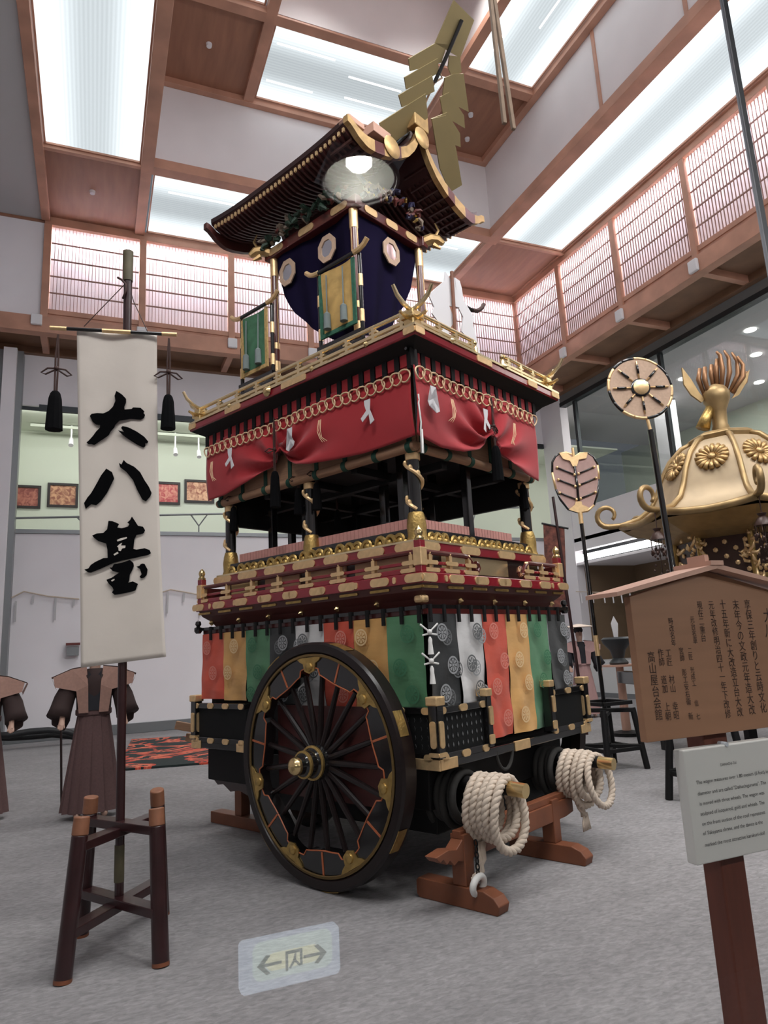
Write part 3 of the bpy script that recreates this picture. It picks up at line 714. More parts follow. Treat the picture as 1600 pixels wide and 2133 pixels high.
for x in (.70, 1.55):
    o = part(MB().box(x - .03, x + .03, -.93, -.86, .84, 1.19), 'gate_post', 'black_lacquer', bevel=.006)
    part(MB().box(x - .036, x + .036, -.936, -.85, 1.165, 1.215), 'cap', 'gold', o, bevel=.006)
    plate('R', -.93, x - .03, x + .03, .86, .92, .012, 'gold', o, 'foot_plate'); plate('R', -.93, x - .012, x + .03, .98, 1.1, .012, 'gold', o, 'edge_plate')
# sill beam under the skirt with wrapped gold corner shoe
part(MB().box(.15, 2.15, -.91, -.83, .775, .83).box(.15, .23, -.91, 1.75, .775, .83), 'sill_beam', 'black_lacquer', bevel=.006)
for (a0, a1) in ((.145, .33), (1.0, 1.2), (2.0, 2.155)): part(MB().box(a0, a1, -.918, -.9, .77, .835), 'gold_shoe', 'gold', bevel=.004)
for (a0, a1) in ((-.918, -.72), (-.66, -.55), (1.0, 1.12), (1.62, 1.755)): part(MB().box(.142, .16, a0, a1, .77, .835), 'gold_shoe', 'gold', bevel=.004)
part(MB().tube([(.78, -.9, .80)] + [(.78 + .10 * (1 - math.cos(t)), -.9, .80 - .13 * math.sin(t)) for t in [math.pi * i / 10 for i in range(11)]], .012, 8), 'rope_loop', 'rope_dark', smooth=True)
# ---- underside of the balcony: flared brackets, studs
fl_ = MB()
def ring_loop(ins, z): return [(X0 + ins, Y0 + ins, z), (X1 - ins, Y0 + ins, z), (X1 - ins, Y1 - ins, z), (X0 + ins, Y1 - ins, z)]
loops = [ring_loop(.02, 1.915), ring_loop(.04, 1.87), ring_loop(.10, 1.82), ring_loop(.13, 1.77), ring_loop(.10, 1.745)]
vs = [p for l in loops for p in l]; fs = [(k * 4 + i, k * 4 + (i + 1) % 4, (k + 1) * 4 + (i + 1) % 4, (k + 1) * 4 + i) for k in range(4) for i in range(4)] + [(3, 2, 1, 0), (16, 17, 18, 19)]
part(fl_.add(vs, fs), 'flared_bracket', 'maroon_wood')
part(MB().box(X0 + .045, X1 - .045, Y0 + .045, Y0 + .09, 1.715, 1.76).box(X0 + .045, X0 + .09, Y0 + .045, Y1 - .045, 1.715, 1.76), 'lower_red_beam', 'dark_red_lacquer', bevel=.005)
def stud(c, nrm, r=.025):
    return part(MB().lathe([(r, 0), (r * 1.1, .006), (r * .5, .02), (.003, .03)], c, nrm, 6), 'gold_stud', 'brass')
for i in range(7): stud((X0 + .10, lerp(Y0 + .1, Y1 - .1, i / 6), 1.815), (-1, 0, -.2))
for i in range(5): stud((lerp(X0 + .1, X1 - .1, i / 4), Y0 + .10, 1.815), (0, -1, -.2))
part(MB().box(X0 + .05, X0 + .13, Y0 + .05, Y0 + .13, 1.79, 1.845), 'gold_corner', 'gold', bevel=.02)
# ---- red balcony beam with gold plates
bal = part(MB().box(X0, X0 + .09, Y0, Y1, 1.915, 1.985).box(X0 + .09, X1, Y0, Y0 + .09, 1.915, 1.985).box(X1 - .09, X1, Y0 + .09, Y1, 1.915, 1.985).box(X0 + .09, X1 - .09, Y1 - .09, Y1, 1.915, 1.985), 'balcony_beam', 'red_lacquer', bevel=.006)
part(MB().box(X0 + .05, X1 - .05, Y0 + .05, Y1 - .05, 1.985, 2.0), 'balcony_floor', 'dark_brown_lacquer')
def plates_along(face, pos, a0, a1, z0, z1, n, w, parent, m='gold', r=.03):
    for i in range(n):
        a = lerp(a0, a1, i / (n - 1)); plate(face, pos, a - w, a + w, z0, z1, r, m, parent)
plates_along('L', X0, Y0 + .06, Y1 - .04, 1.922, 1.978, 9, .085, bal); plates_along('R', Y0, X0 + .07, X1 - .05, 1.922, 1.978, 7, .085, bal)
for i in range(7): plate('L', X0, lerp(Y0 + .06, Y1 - .04, (i + .5) / 7) - .014, lerp(Y0 + .06, Y1 - .04, (i + .5) / 7) + .014, 1.927, 1.972, .014, 'gold', bal, 'gold_boss')
for i in range(5): plate('R', Y0, lerp(X0 + .07, X1 - .05, (i + .5) / 5) - .014, lerp(X0 + .07, X1 - .05, (i + .5) / 5) + .014, 1.927, 1.972, .014, 'gold', bal, 'gold_boss')
plates_along('L', X0 + .028, Y0 + .1, Y1 - .1, 1.885, 1.903, 9, .09, bal, 'old_gold', .009); plates_along('R', Y0 + .028, X0 + .1, X1 - .1, 1.885, 1.903, 7, .09, bal, 'old_gold', .009)
# ---- lower railing
def rail_side(face, pos, a0, a1, curl=None):
    o = thing_part = None
    mk = (lambda a, z: V3((pos, a, z))) if face == 'L' else (lambda a, z: V3((a, pos, z)))
    inn = V3((1, 0, 0)) if face == 'L' else V3((0, 1, 0))
    o = part(MB().bar(mk(a0, 2.005), mk(a1, 2.005), .04, .035).bar(mk(a0, 2.055), mk(a1, 2.055), .028, .022), 'railing', 'red_lacquer', bevel=.004)
    top = [mk(a0, 2.125), mk(a1, 2.125)]
    if curl:
        s = 1 if curl > 0 else -1; a = a1 if curl > 0 else a0
        arc = [mk(a + s * x, z) for x, z in ((-.12, 2.125), (-.06, 2.12), (-.02, 2.09), (0, 2.06), (.02, 2.03), (.055, 2.02), (.075, 2.045), (.065, 2.075), (.04, 2.08))]
        top = [mk(a0, 2.125)] + arc if s > 0 else list(reversed(arc)) + [mk(a1, 2.125)]
        part(MB().tube(arc[2:], .017, 8), 'curled_end', 'gold', o, smooth=True)
    part(MB().tube(top, .018, 8), 'top_rail', 'dark_red_lacquer', o, smooth=True)
    n = max(2, round((a1 - a0) / .34))
    for i in range(n + 1):
        a = lerp(a0 + .05, a1 - .05, i / n)
        part(MB().bar(mk(a, 1.985), mk(a, 2.11), .03, .03).lathe([(.012, 0), (.02, .012), (.014, .025)], mk(a, 2.108), (0, 0, 1), 8), 'rail_post', 'gold', o)
        for zz, w in ((2.005, .075), (2.055, .06)):
            P = [mk(a + q, zz + r) - inn * .021 for q, r in ((-w, -.014), (w, -.014), (w + .012, 0), (w, .014), (-w, .014), (-w - .012, 0))]
            part(MB().prism(P, -inn * .006), 'gold_sleeve', 'gold', o)
    return o
rail_side('L', .21, Y0 + .06, Y1 - .03); rail_side('R', -.81, X0 + .08, .80, 1); rail_side('R', -.81, 1.50, X1 - .04, -1)
part(MB().bar((X1 - .04, Y0 + .06, 2.055), (X1 - .04, Y1 - .03, 2.055), .03, .13), 'railing', 'dark_red_lacquer'); part(MB().bar((X0 + .06, Y1 - .04, 2.055), (X1 - .06, Y1 - .04, 2.055), .03, .13), 'railing', 'dark_red_lacquer')
for (x, y) in ((.21, -.81), (.21, 1.70), (2.06, -.81), (2.06, 1.70)):
    o = part(MB().box(x - .028, x + .028, y - .028, y + .028, 1.985, 2.20), 'newel', 'red_lacquer', bevel=.006)
    part(MB().box(x - .034, x + .034, y - .034, y + .034, 2.03, 2.15), 'gold_wrap', 'gold', o, bevel=.005)
    part(MB().lathe([(.03, 0), (.034, .015), (.022, .03), (.03, .055), (.026, .075), (.006, .10)], (x, y, 2.195), (0, 0, 1), 12), 'finial', 'brass', o, smooth=True)
# ---- inner wall behind the lower railing
part(MB().box(.34, 1.92, -.70, 1.54, 2.0, 2.15), 'inner_wall', 'dark_brown_lacquer')
for (a0, a1, m) in ((1.05, 1.42, 'brass'), (.52, .95, 'reed'), (.0, .45, 'reed'), (-.62, -.1, 'reed')): part(MB().box(.325, .34, a0, a1, 2.015, 2.135), 'wall_board', m)
part(MB().box(.56, 1.42, -.718, -.70, 2.01, 2.14), 'cream_board', 'pale_gold'); part(MB().box(.40, .47, -.715, -.70, 2.01, 2.14), 'cream_board', 'pale_gold')
# ---- red ground beam with gold, wave frieze, pink board
gb = part(MB().box(.29, .37, -.74, 1.58, 2.15, 2.215).box(.37, 1.96, -.74, -.66, 2.15, 2.215).box(1.88, 1.96, -.66, 1.58, 2.15, 2.215).box(.37, 1.88, 1.50, 1.58, 2.15, 2.215), 'ground_beam', 'red_lacquer', bevel=.005)
plates_along('L', .29, -.66, 1.50, 2.154, 2.211, 7, .13, gb); plates_along('R', -.74, .40, 1.87, 2.154, 2.211, 4, .12, gb)
part(MB().box(.285, .30, -.745, 1.585, 2.212, 2.226).box(.285, 1.965, -.745, -.73, 2.212, 2.226), 'gold_edge', 'pale_gold', gb)
part(MB().box(.335, .37, -.69, 1.53, 2.22, 2.315).box(.37, 1.90, -.69, -.655, 2.22, 2.315).box(1.87, 1.90, -.655, 1.53, 2.22, 2.315), 'frieze_board', 'black_lacquer')
def waves(face, pos, a0, a1, n):
    w = MB(); rnd = random.Random(3)
    for i in range(n):
        a = lerp(a0, a1, (i + .5) / n); L = (a1 - a0) / n
        mk = (lambda s, z, d=0: V3((pos - d, s, z))) if face == 'L' else (lambda s, z, d=0: V3((s, pos - d, z)))
        pts = []; h = .055 + .02 * rnd.random()
        for k in range(15):
            t = k / 14 * math.pi * 1.9; r = L * .52 * (1 - k / 19)
            pts.append(mk(a - r * math.cos(t) * (1 if i % 3 else -1) + .01 * math.sin(5 * i), 2.232 + h * math.sin(t) * (1 - k / 24) + .014 * (k > 8), .010 + .006 * (i % 2)))
        w.tube(pts, [.019 * (1 - k / 24) for k in range(15)], 6)
        w.ball(mk(a + .02 * math.sin(3 * i), 2.238, .002), .03 + .01 * rnd.random(), (1, 1, .9) , 8, 5); w.ball(mk(a - .04, 2.23, .004), .024, (1, 1, .7), 7, 4)
    return part(w, 'gilded_wave', 'old_gold', gb, smooth=True)
for k in range(5):
    a0 = lerp(-.60, 1.45, k / 5); waves('L', .335, a0, a0 + .40, 4)
for k in range(4):
    a0 = lerp(.44, 1.82, k / 4); waves('R', -.69, a0, a0 + .34, 4)
part(MB().box(.40, .43, -.62, 1.40, 2.29, 2.40).box(.43, 1.68, -.62, -.59, 2.29, 2.40).box(.40, 1.84, -.62, 1.45, 2.28, 2.29), 'pink_board', 'pink_board')
ts = MB()
for i in range(50): ts.box(.398, .401, -.60 + i * .04, -.597 + i * .04, 2.29, 2.40)
for i in range(30): ts.box(.44 + i * .04, .443 + i * .04, -.622, -.619, 2.29, 2.40)
stuff(part(ts, 'weave_lines', 'pink_line'))
# ---- main pillars
def pillar(x, y, ornate):
    o = part(MB().cyl((x, y, 2.2), (x, y, 3.46), .047, n=18), 'pillar', 'black_lacquer', smooth=True)
    if ornate:
        part(MB().lathe([(.080, 0), (.076, .03), (.066, .06), (.070, .13), (.062, .19), (.053, .225)], (x, y, 2.2), (0, 0, 1), 18), 'gold_base', 'old_gold', o, smooth=True)
        part(MB().lathe([(.05, 0), (.054, .004), (.054, .05), (.05, .054)], (x, y, 2.80), (0, 0, 1), 18), 'gold_collar', 'gold', o, smooth=True)
        d = MB(); pts = []; rs = []
        for k in range(40):
            t = k / 39; a = -2.3 - t * 9.5; pts.append((x + .056 * math.cos(a), y + .056 * math.sin(a), 2.44 + t * .40)); rs.append(.019 * (1 - abs(t - .4) * .9))
        d.tube(pts, rs, 7)
        for k in range(4, 36, 4):
            p = V3(pts[k]); d.ball(p + V3((0, 0, .012)), .017, (1, 1, 1.4), 6, 4)
        part(d, 'coiled_dragon', 'gold', o, smooth=True)
    return o
PX = (.38, 1.87); PY = (-.66, .42, 1.50)
for x in PX:
    for y in PY: pillar(x, y, True)
# inner posts and beams (black, standing behind the blinds)
for (x, y) in ((.80, .0), (.80, .95), (1.45, .0), (1.45, .95), (.62, -.35), (.62, 1.2), (1.1, 1.5), (1.1, -.60)):
    part(MB().box(x - .03, x + .03, y - .03, y + .03, 2.3, 3.42), 'inner_post', 'black_lacquer', bevel=.005)
part(MB().box(.37, 1.88, -.67, 1.51, 3.0, 3.04), 'storey_ceiling', 'black_matte')  # black sheet set low to stand in for the storey's dark interior
part(MB().box(1.82, 1.86, -.64, 1.48, 2.66, 3.42).box(.42, 1.82, 1.44, 1.48, 2.66, 3.42), 'inner_shade_board', 'black_matte')  # black boards added in place of shade on the far inner sides
for y in (-.1, .42, .95): part(MB().box(.36, 1.89, y - .03, y + .03, 2.82, 2.88), 'tie_beam', 'black_matte')
for x in (.75, 1.45): part(MB().box(x - .03, x + .03, -.66, 1.5, 2.80, 2.86), 'tie_beam', 'black_matte')
# ---- eave between the storeys
EX0, EX1, EY0, EY1 = .13, 2.13, -.95, 1.79
part(MB().box(EX0, EX1, EY0, EY1, 3.585, 3.65), 'eave', 'red_lacquer', bevel=.012)
part(MB().box(EX0 - .006, EX1 + .006, EY0 - .006, EY0 + .03, 3.65, 3.668).box(EX0 - .006, EX0 + .03, EY0 + .03, EY1, 3.65, 3.668).box(EX1 - .03, EX1 + .006, EY0 + .03, EY1, 3.65, 3.668), 'gold_edge', 'pale_gold')
lo = [[(EX0 + i, EY0 + i, z), (EX1 - i, EY0 + i, z), (EX1 - i, EY1 - i, z), (EX0 + i, EY1 - i, z)] for i, z in ((.01, 3.586), (.11, 3.53), (.16, 3.48), (.24, 3.44))]
vs = [p for l in lo for p in l]; fs = [(k * 4 + i, k * 4 + (i + 1) % 4, (k + 1) * 4 + (i + 1) % 4, (k + 1) * 4 + i) for k in range(3) for i in range(4)] + [(3, 2, 1, 0), (12, 13, 14, 15)]
part(MB().add(vs, fs), 'eave_soffit', 'black_matte')
eav = FT
for (a0, a1) in ((EY0, EY0 + .1), (.15, .45), (1.0, 1.22), (1.68, EY1)): plate('L', EX0, a0, a1, 3.60, 3.648, .012, 'gold', None, 'gold_plate')
for (a0, a1) in ((EX0, EX0 + .1), (.86, 1.06), (1.6, 1.75), (2.0, EX1)): plate('R', EY0, a0, a1, 3.60, 3.648, .012, 'gold', None, 'gold_plate')
part(MB().lathe([(.03, 0), (.045, .012), (.03, .035), (.008, .045)], (EX0, .62, 3.635), (-1, 0, 0), 12), 'gold_boss', 'brass', smooth=True)
for a in (-.5, .08, .6, 1.15): stud((EX0, a, 3.66), (-1, 0, 0), .02)
for a in (.55, 1.25): stud((a, EY0, 3.66), (0, -1, 0), .02)
# ---- upper golden railing
def gold_rail(face, pos, a0, a1, inner_end=None):
    mk = (lambda a, z, d=0: V3((pos + d, a, z))) if face == 'L' else (lambda a, z, d=0: V3((a, pos + d, z)))
    o = part(MB().bar(mk(a0, 3.685), mk(a1, 3.685), .045, .03), 'upper_railing', 'pale_gold', bevel=.004)
    part(MB().bar(mk(a0, 3.745), mk(a1, 3.745), .03, .025), 'mid_rail', 'pale_gold', o, bevel=.003)
    part(MB().cyl(mk(a0, 3.815), mk(a1, 3.815), .016, n=10), 'top_rail', 'pale_gold', o, smooth=True)
    n = max(2, round((a1 - a0) / .27))
    for i in range(n + 1):
        a = lerp(a0 + .06, a1 - .03, i / n)
        part(MB().bar(mk(a, 3.67), mk(a, 3.81), .028, .028).bar(mk(a - .07, 3.705), mk(a + .07, 3.705), .04, .022).bar(mk(a - .035, 3.775), mk(a + .035, 3.775), .03, .014), 'rail_post', 'pale_gold', o)
    return o
GX, GYY = .21, -.87
gold_rail('L', GX, GYY + .03, 1.72); gold_rail('R', GYY, GX + .03, .95); gold_rail('R', GYY, 1.38, 2.06)
part(MB().bar((2.06, GYY, 3.745), (2.06, 1.72, 3.745), .03, .13), 'upper_railing', 'pale_gold'); part(MB().bar((GX, 1.72, 3.745), (2.06, 1.72, 3.745), .03, .13), 'upper_railing', 'pale_gold')
for (x, y, sx, sy) in ((GX, GYY, -1, -1), (GX, 1.72, -1, 1), (2.06, GYY, 1, -1)):
    o = part(MB().box(x - .045, x + .045, y - .045, y + .045, 3.665, 3.80).box(x - .06, x + .06, y - .06, y + .06, 3.735, 3.765), 'corner_block', 'brass', bevel=.008)
    for d in ((sx, 0), (0, sy)):
        P = [V3((x, y, 3.815)) + V3((d[0] * t, d[1] * t, 0)) * 1.0 + V3((0, 0, h)) for t, h in ((-.06, 0), (.03, 0), (.09, .02), (.15, .06), (.19, .12))]
        part(MB().tube(P, [.016, .017, .017, .016, .013], 8), 'horn', 'pale_gold', o, smooth=True)
        Q = [V3((x, y, 3.745)) + V3((d[0] * t, d[1] * t, h)) for t, h in ((0, 0), (.08, .0), (.13, .015))]
        part(MB().tube(Q, [.016, .016, .012], 6), 'rail_tip', 'brass', o, smooth=True)
for a in (.97, 1.36):
    part(MB().lathe([(.02, 0), (.022, .1), (.012, .12), (.02, .14), (.006, .165)], (a, GYY, 3.66), (0, 0, 1), 10), 'end_post', 'brass', smooth=True)
# ---- floor of the upper storey and pavilion
part(MB().box(.2, 2.06, -.88, 1.72, 3.65, 3.67), 'upper_floor', 'dark_brown_lacquer')
QX, QY = (.57, 1.45), (-.02, 1.04)
for x in QX:
    for y in QY:
        o = part(MB().cyl((x, y, 3.66), (x, y, 5.2), .036, n=14), 'upper_post', 'dark_red_lacquer', smooth=True)
        part(MB().cyl((x, y, 5.02), (x, y, 5.21), .039, n=14), 'gold_collar', 'gold', o, smooth=True)
        part(MB().cyl((x, y, 4.28), (x, y, 4.34), .039, n=14), 'gold_band', 'gold', o, smooth=True); part(MB().cyl((x, y, 4.02), (x, y, 4.16), .039, n=14), 'gold_band', 'gold', o, smooth=True)
        part(MB().box(x - .005, x + .005, y - .039, y + .039, 4.3, 5.1).box(x - .039, x + .039, y - .005, y + .005, 4.3, 5.1), 'gold_rib', 'gold', o)
hb = part(MB().box(.52, .60, -.10, 1.12, 5.20, 5.30).box(.60, 1.42, -.06, .02, 5.20, 5.30).box(1.42, 1.50, -.10, 1.12, 5.20, 5.30).box(.60, 1.42, 1.0, 1.08, 5.20, 5.30), 'head_beam', 'dark_red_lacquer', bevel=.006)
plates_along('L', .52, .1, .95, 5.215, 5.285, 3, .10, hb); plates_along('R', -.06, .75, 1.3, 5.215, 5.285, 3, .08, hb)
# ---- roof
UC, RV0, RV1 = 1.09, -.36, 1.52
RPROF = [(0, 6.10), (.05, 5.98), (.10, 5.885), (.20, 5.765), (.33, 5.675), (.50, 5.60), (.62, 5.565), (.74, 5.545), (.84, 5.565), (.90, 5.60)]
def rz(d): return interp(RPROF, abs(d))
N = 18
rf = MB()
def rfn(a, b):
    t = -1 + 2 * a; d = .90 * t; up = .05 * (abs(2 * b - 1) ** 3)
    return V3((UC + d, lerp(RV0, RV1, b), rz(d) + up * abs(t) ** 2))
rf.grid(rfn, 36, 20, (0, 0, .045)); roof = part(rf, 'roof', 'dark_brown_lacquer', smooth=True)
# underside boards
part(MB().grid(lambda a, b: rfn(a, b) + V3((0, 0, -.012)), 36, 20), 'roof_lining', 'rafter_red', roof, smooth=True)
# rafters with gold tips along both eaves
def rafter(s):
    pts = []
    for k in range(6):
        d = .20 + (.885 - .20) * k / 5; pts.append(V3((UC + s * d, 0, rz(d) - .035)))
    mb = MB()
    for p, q in zip(pts, pts[1:]): mb.bar(p, q, .018, .03)
    return mb, pts[-1]
for s in (-1, 1):
    mb, end = rafter(s); first = None
    n = 34
    for i in range(n):
        y = lerp(RV0 + .06, RV1 - .06, i / (n - 1)); up = .05 * abs(2 * ((y - RV0) / (RV1 - RV0)) - 1) ** 3 * .9
        if first is None:
            first = part(mb, 'rafter', 'rafter_red', roof); first.location += V3((0, y, up)); y0, up0 = y, up
            tip = part(MB().box(end.x - .004, end.x + .012 * s, -.011, .011, end.z - .018, end.z + .018) if s > 0 else MB().box(end.x + .012 * s, end.x + .004, -.011, .011, end.z - .018, end.z + .018), 'rafter_tip', 'gold', roof); tip.location += V3((0, y, up))
        else:
            like(first, (0, y - y0, up - up0), roof); like(tip, (0, y - y0, up - up0), roof)
# transverse rafters seen under the gable overhang
for k in range(9):
    for s in (-1, 1):
        d = .14 + .085 * k
        part(MB().bar((UC + s * d, RV0 + .03, rz(d) - .03), (UC + s * d, -.08, rz(d) - .03), .02, .024), 'gable_rafter', 'rafter_red', roof)
# gable boards (curved), gold and red
def barge(y, th, far=False):
    for s in (-1, 1):
        segs = [(0, .14, 'barge_gold'), (.14, .36, 'barge_gold'), (.36, .46, 'dark_red_lacquer'), (.46, .62, 'barge_gold'), (.62, .78, 'dark_red_lacquer'), (.78, .95, 'barge_gold')]
        if s < 0: segs = [(0, .30, 'barge_gold'), (.30, .40, 'dark_red_lacquer'), (.40, .52, 'barge_gold'), (.52, .64, 'dark_red_lacquer'), (.64, .95, 'barge_gold')]
        for (d0, d1, m) in segs:
            mb = MB(); k = 8; top = []; bot = []
            for i in range(k + 1):
                d = lerp(d0, d1, i / k); up = .05 * (d / .9) ** 2 + (.03 * max(0, (d - .8) / .15) ** 2)
                hgt = .11 if d < .7 else .11 - .05 * (d - .7) / .25
                top.append(V3((UC + s * d, y, rz(d) + .015 + up * .3))); bot.append(V3((UC + s * d, y, rz(d) + .015 + up * .3 - hgt)))
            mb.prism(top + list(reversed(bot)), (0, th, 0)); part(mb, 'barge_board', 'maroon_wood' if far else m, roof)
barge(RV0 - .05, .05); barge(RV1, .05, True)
# ridge with boxed end blocks
part(MB().box(UC - .09, UC + .09, RV0 + .12, RV1 - .05, 6.06, 6.20), 'ridge', 'dark_brown_lacquer', roof, bevel=.01)
part(MB().box(UC - .11, UC + .11, RV0 + .12, RV1 - .02, 6.20, 6.235), 'ridge_cap', 'sign_roof', roof)
for v in (RV0 - .07, RV1 - .03): part(MB().box(UC - .10, UC + .10, v, v + .1, 6.06, 6.26), 'ridge_end', 'barge_gold', roof, bevel=.01)
part(MB().lathe([(.09, 0), (.10, .01), (.085, .02), (.03, .03)], (UC - .43, RV0 - .05, rz(.43) - .0), (0, -1, 0), 20), 'gable_boss', 'barge_gold', roof, smooth=True)
part(MB().lathe([(.09, 0), (.10, .01), (.085, .02), (.03, .03)], (UC, RV0 - .05, 5.97), (0, -1, 0), 20), 'gable_boss', 'barge_gold', roof, smooth=True)
# pale blocks (upturned tile ends) seen above the left gable end
part(MB().box(UC - .62, UC - .40, RV0 - .03, RV0 + .5, rz(.5) + .10, rz(.5) + .19), 'cover_board', 'sign_roof', roof, bevel=.005)
part(MB().box(UC - .90, UC - .72, RV0 - .02, RV0 + .1, rz(.8) + .09, rz(.8) + .14), 'cover_board', 'sign_roof', roof, bevel=.005)
# pale carved shachi-like finial at the far end of the roof (folded white shape)
part(MB().prism([(UC - .25, 1.3, 5.82), (UC - .25, 1.55, 6.0), (UC - .25, 1.42, 6.02), (UC - .25, 1.6, 6.16), (UC - .25, 1.38, 6.14), (UC - .25, 1.46, 6.32), (UC - .25, 1.2, 6.05)], (.03, 0, 0)), 'white_streamer', 'paper_white', roof)
# ---- painted carvings between head beam and roof
def carving(name, pts, m, n_leaf, seed, size=.05, parent=None):
    r = random.Random(seed); mb = MB()
    for i in range(n_leaf):
        t = r.random() * (len(pts) - 1); k = int(t); f = t - k; c = V3(pts[k]).lerp(V3(pts[min(k + 1, len(pts) - 1)]), f)
        c += V3((r.uniform(-.3, .3), r.uniform(-.3, .3), r.uniform(-.5, .5))) * size
        a = V3((r.uniform(-1, 1), r.uniform(-1, 1), r.uniform(-1, 1))).normalized() * size * r.uniform(.6, 1.2)
        b = V3((r.uniform(-1, 1), r.uniform(-1, 1), r.uniform(-1, 1))).normalized() * size * .8
        mb.tube([c, c + a * .5 + b * .4, c + a + b * .2, c + a * .9 - b * .3], [size * .28, size * .34, size * .22, size * .06], 6)
    return part(mb, name, m, parent, smooth=True)
LC = [(.49, -.05, 5.36), (.47, .3, 5.37), (.47, .7, 5.37), (.49, 1.05, 5.35)]
carving('carved_leaves', LC, 'carve_green', 30, 1, .075); carving('carved_animal', LC, 'carve_white', 20, 2, .065); carving('carved_flowers', LC, 'carve_red', 8, 3, .06)
RC = [(.62, -.12, 5.38), (.9, -.14, 5.45), (1.15, -.15, 5.50), (1.42, -.12, 5.36)]
carving('carved_waves', RC, 'carve_white', 20, 4, .065); carving('carved_figure', RC, 'carve_blue', 14, 5, .075); carving('carved_flowers', RC, 'carve_red', 14, 6, .065); carving('gilded_scrolls', RC, 'old_gold', 10, 7, .05)
for (x, y, dx, dy) in ((.55, 1.06, -1, 1), (1.47, -.06, 1, -1)):
    c = V3((x, y, 5.27)); d = V3((dx, dy, 0)).normalized()
    h = MB().tube([c, c + d * .08 + V3((0, 0, .03)), c + d * .15 + V3((0, 0, .02)), c + d * .20 + V3((0, 0, -.02))], [.05, .055, .045, .025], 8)
    h.tube([c + d * .12 + V3((0, 0, .05)), c + d * .16 + V3((0, 0, .12)), c + d * .13 + V3((0, 0, .20))], [.016, .012, .006], 6)
    h.tube([c + d * .1 + V3((0, 0, -.03)), c + d * .17 + V3((0, 0, -.07))], [.03, .012], 6)
    part(h, 'beam_end_head', 'barge_gold', smooth=True)
# ================================================================== HANGINGS ON THE FLOAT
def crest(c, a, b, n, r, m, parent, name='wheel_crest'):
    """flat printed wheel crest: ring and eight spokes, lying on the cloth"""
    c, a, b, n = V3(c), V3(a), V3(b), V3(n); mb = MB(); k = 20
    P = lambda rr, t: c + a * (rr * math.cos(t)) + b * (rr * math.sin(t)) + n * .002
    vs = []; fs = []
    for rr in (r, r * .80):
        for i in range(k): vs.append(P(rr, 2 * math.pi * i / k))
    fs += [(i, (i + 1) % k, k + (i + 1) % k, k + i) for i in range(k)]
    o = len(vs)
    for i in range(8):
        t = 2 * math.pi * i / 8; d = .22
        q = [P(r * .24, t - d), P(r * .72, t - d * 1.3), P(r * .72, t + d * 1.3), P(r * .24, t + d)]
        vs += q; fs.append((o, o + 1, o + 2, o + 3)); o += 4
    for i in range(8): vs.append(P(r * .18, 2 * math.pi * i / 8))
    fs.append(tuple(range(o, o + 8)))
    mb.add(vs, fs); return mb.build(name, m, parent)
CREST = {'red': 'crest_red', 'gold': 'crest_gold', 'green': 'crest_green', 'black': 'crest_grey', 'white': 'crest_dark'}
def hanging(label, face, pos, bounds, cols, bottoms, ztop=1.715):
    h = thing('striped_hanging', label, 'hanging', (pos, (bounds[0] + bounds[-1]) / 2, 1.1) if face == 'L' else ((bounds[0] + bounds[-1]) / 2, pos, 1.1), FL)
    mk = (lambda a, z, d: V3((pos - d, a, z))) if face == 'L' else (lambda a, z, d: V3((a, pos - d, z)))
    ax = V3((0, 1, 0)) if face == 'L' else V3((1, 0, 0)); nr = V3((-1, 0, 0)) if face == 'L' else V3((0, -1, 0))
    rnd = random.Random(len(label))
    for k, c in enumerate(cols):
        a0, a1 = bounds[k], bounds[k + 1]; zb = bottoms[k]; ph = rnd.random() * 6
        def fn(s, t, a0=a0, a1=a1, zb=zb, ph=ph):
            a = lerp(a0, a1, s); z = lerp(ztop, zb, t)
            d = .012 * math.sin(9 * a + ph) * t + .006 * math.sin(31 * a + 11 * z + ph) * t + .006 * math.sin(23 * z - 14 * a) * t
            return mk(a, z, d + .015)
        st = MB().grid(fn, 14, 20).build('cloth_strip', 'cloth_' + c, h, smooth='all')
        zz = [ztop - .12, ztop - .33, ztop - .50, ztop - .72]
        for q, z in enumerate(zz):
            if z < zb + .06: continue
            s = .35 + .3 * ((q + k) % 2) + rnd.uniform(-.06, .06)
            crest(mk(lerp(a0, a1, s), z, .043), ax, V3((0, 0, 1)), nr, .058, CREST[c], st)
            if c in ('black', 'white') : crest(mk(lerp(a0, a1, s) + .05, z - .03, .040), ax, V3((0, 0, 1)), nr, .055, 'crest_dark' if c == 'black' else 'crest_grey', st)
        for s in (0.02, .5):
            a = lerp(a0, a1, s)
            (MB().box(pos - .045, pos - .03, a - .012, a + .012, ztop - .055, ztop + .06) if face == 'L' else MB().box(a - .012, a + .012, pos - .045, pos - .03, ztop - .055, ztop + .06)).build('tab', 'black_matte', h)
    a0, a1 = bounds[0], bounds[-1]
    (MB().bar((pos - .02, a0 - .03, ztop + .045), (pos - .02, a1 + .03, ztop + .045), .02, .025) if face == 'L' else MB().bar((a0 - .03, pos - .02, ztop + .045), (a1 + .03, pos - .02, ztop + .045), .02, .025)).build('hanging_rod', 'black_lacquer', h)
    return h
bL = [-.80 + .31 * i for i in range(9)]
hanging('striped satin hanging behind the great wheel on the long side of the float', 'L', .22, bL, ['green', 'gold', 'red', 'white', 'black', 'green', 'gold', 'red'], [1.11, 1.11, 1.12, 1.12, 1.14, 1.15, 1.16, 1.17])
bR = [.19 + .304 * i for i in range(7)]
hanging('striped satin hanging above the tow shafts on the short side of the float', 'R', -.84, bR, ['black', 'white', 'red', 'gold', 'green', 'black'], [1.11, 1.12, .875, .872, .868, 1.11])
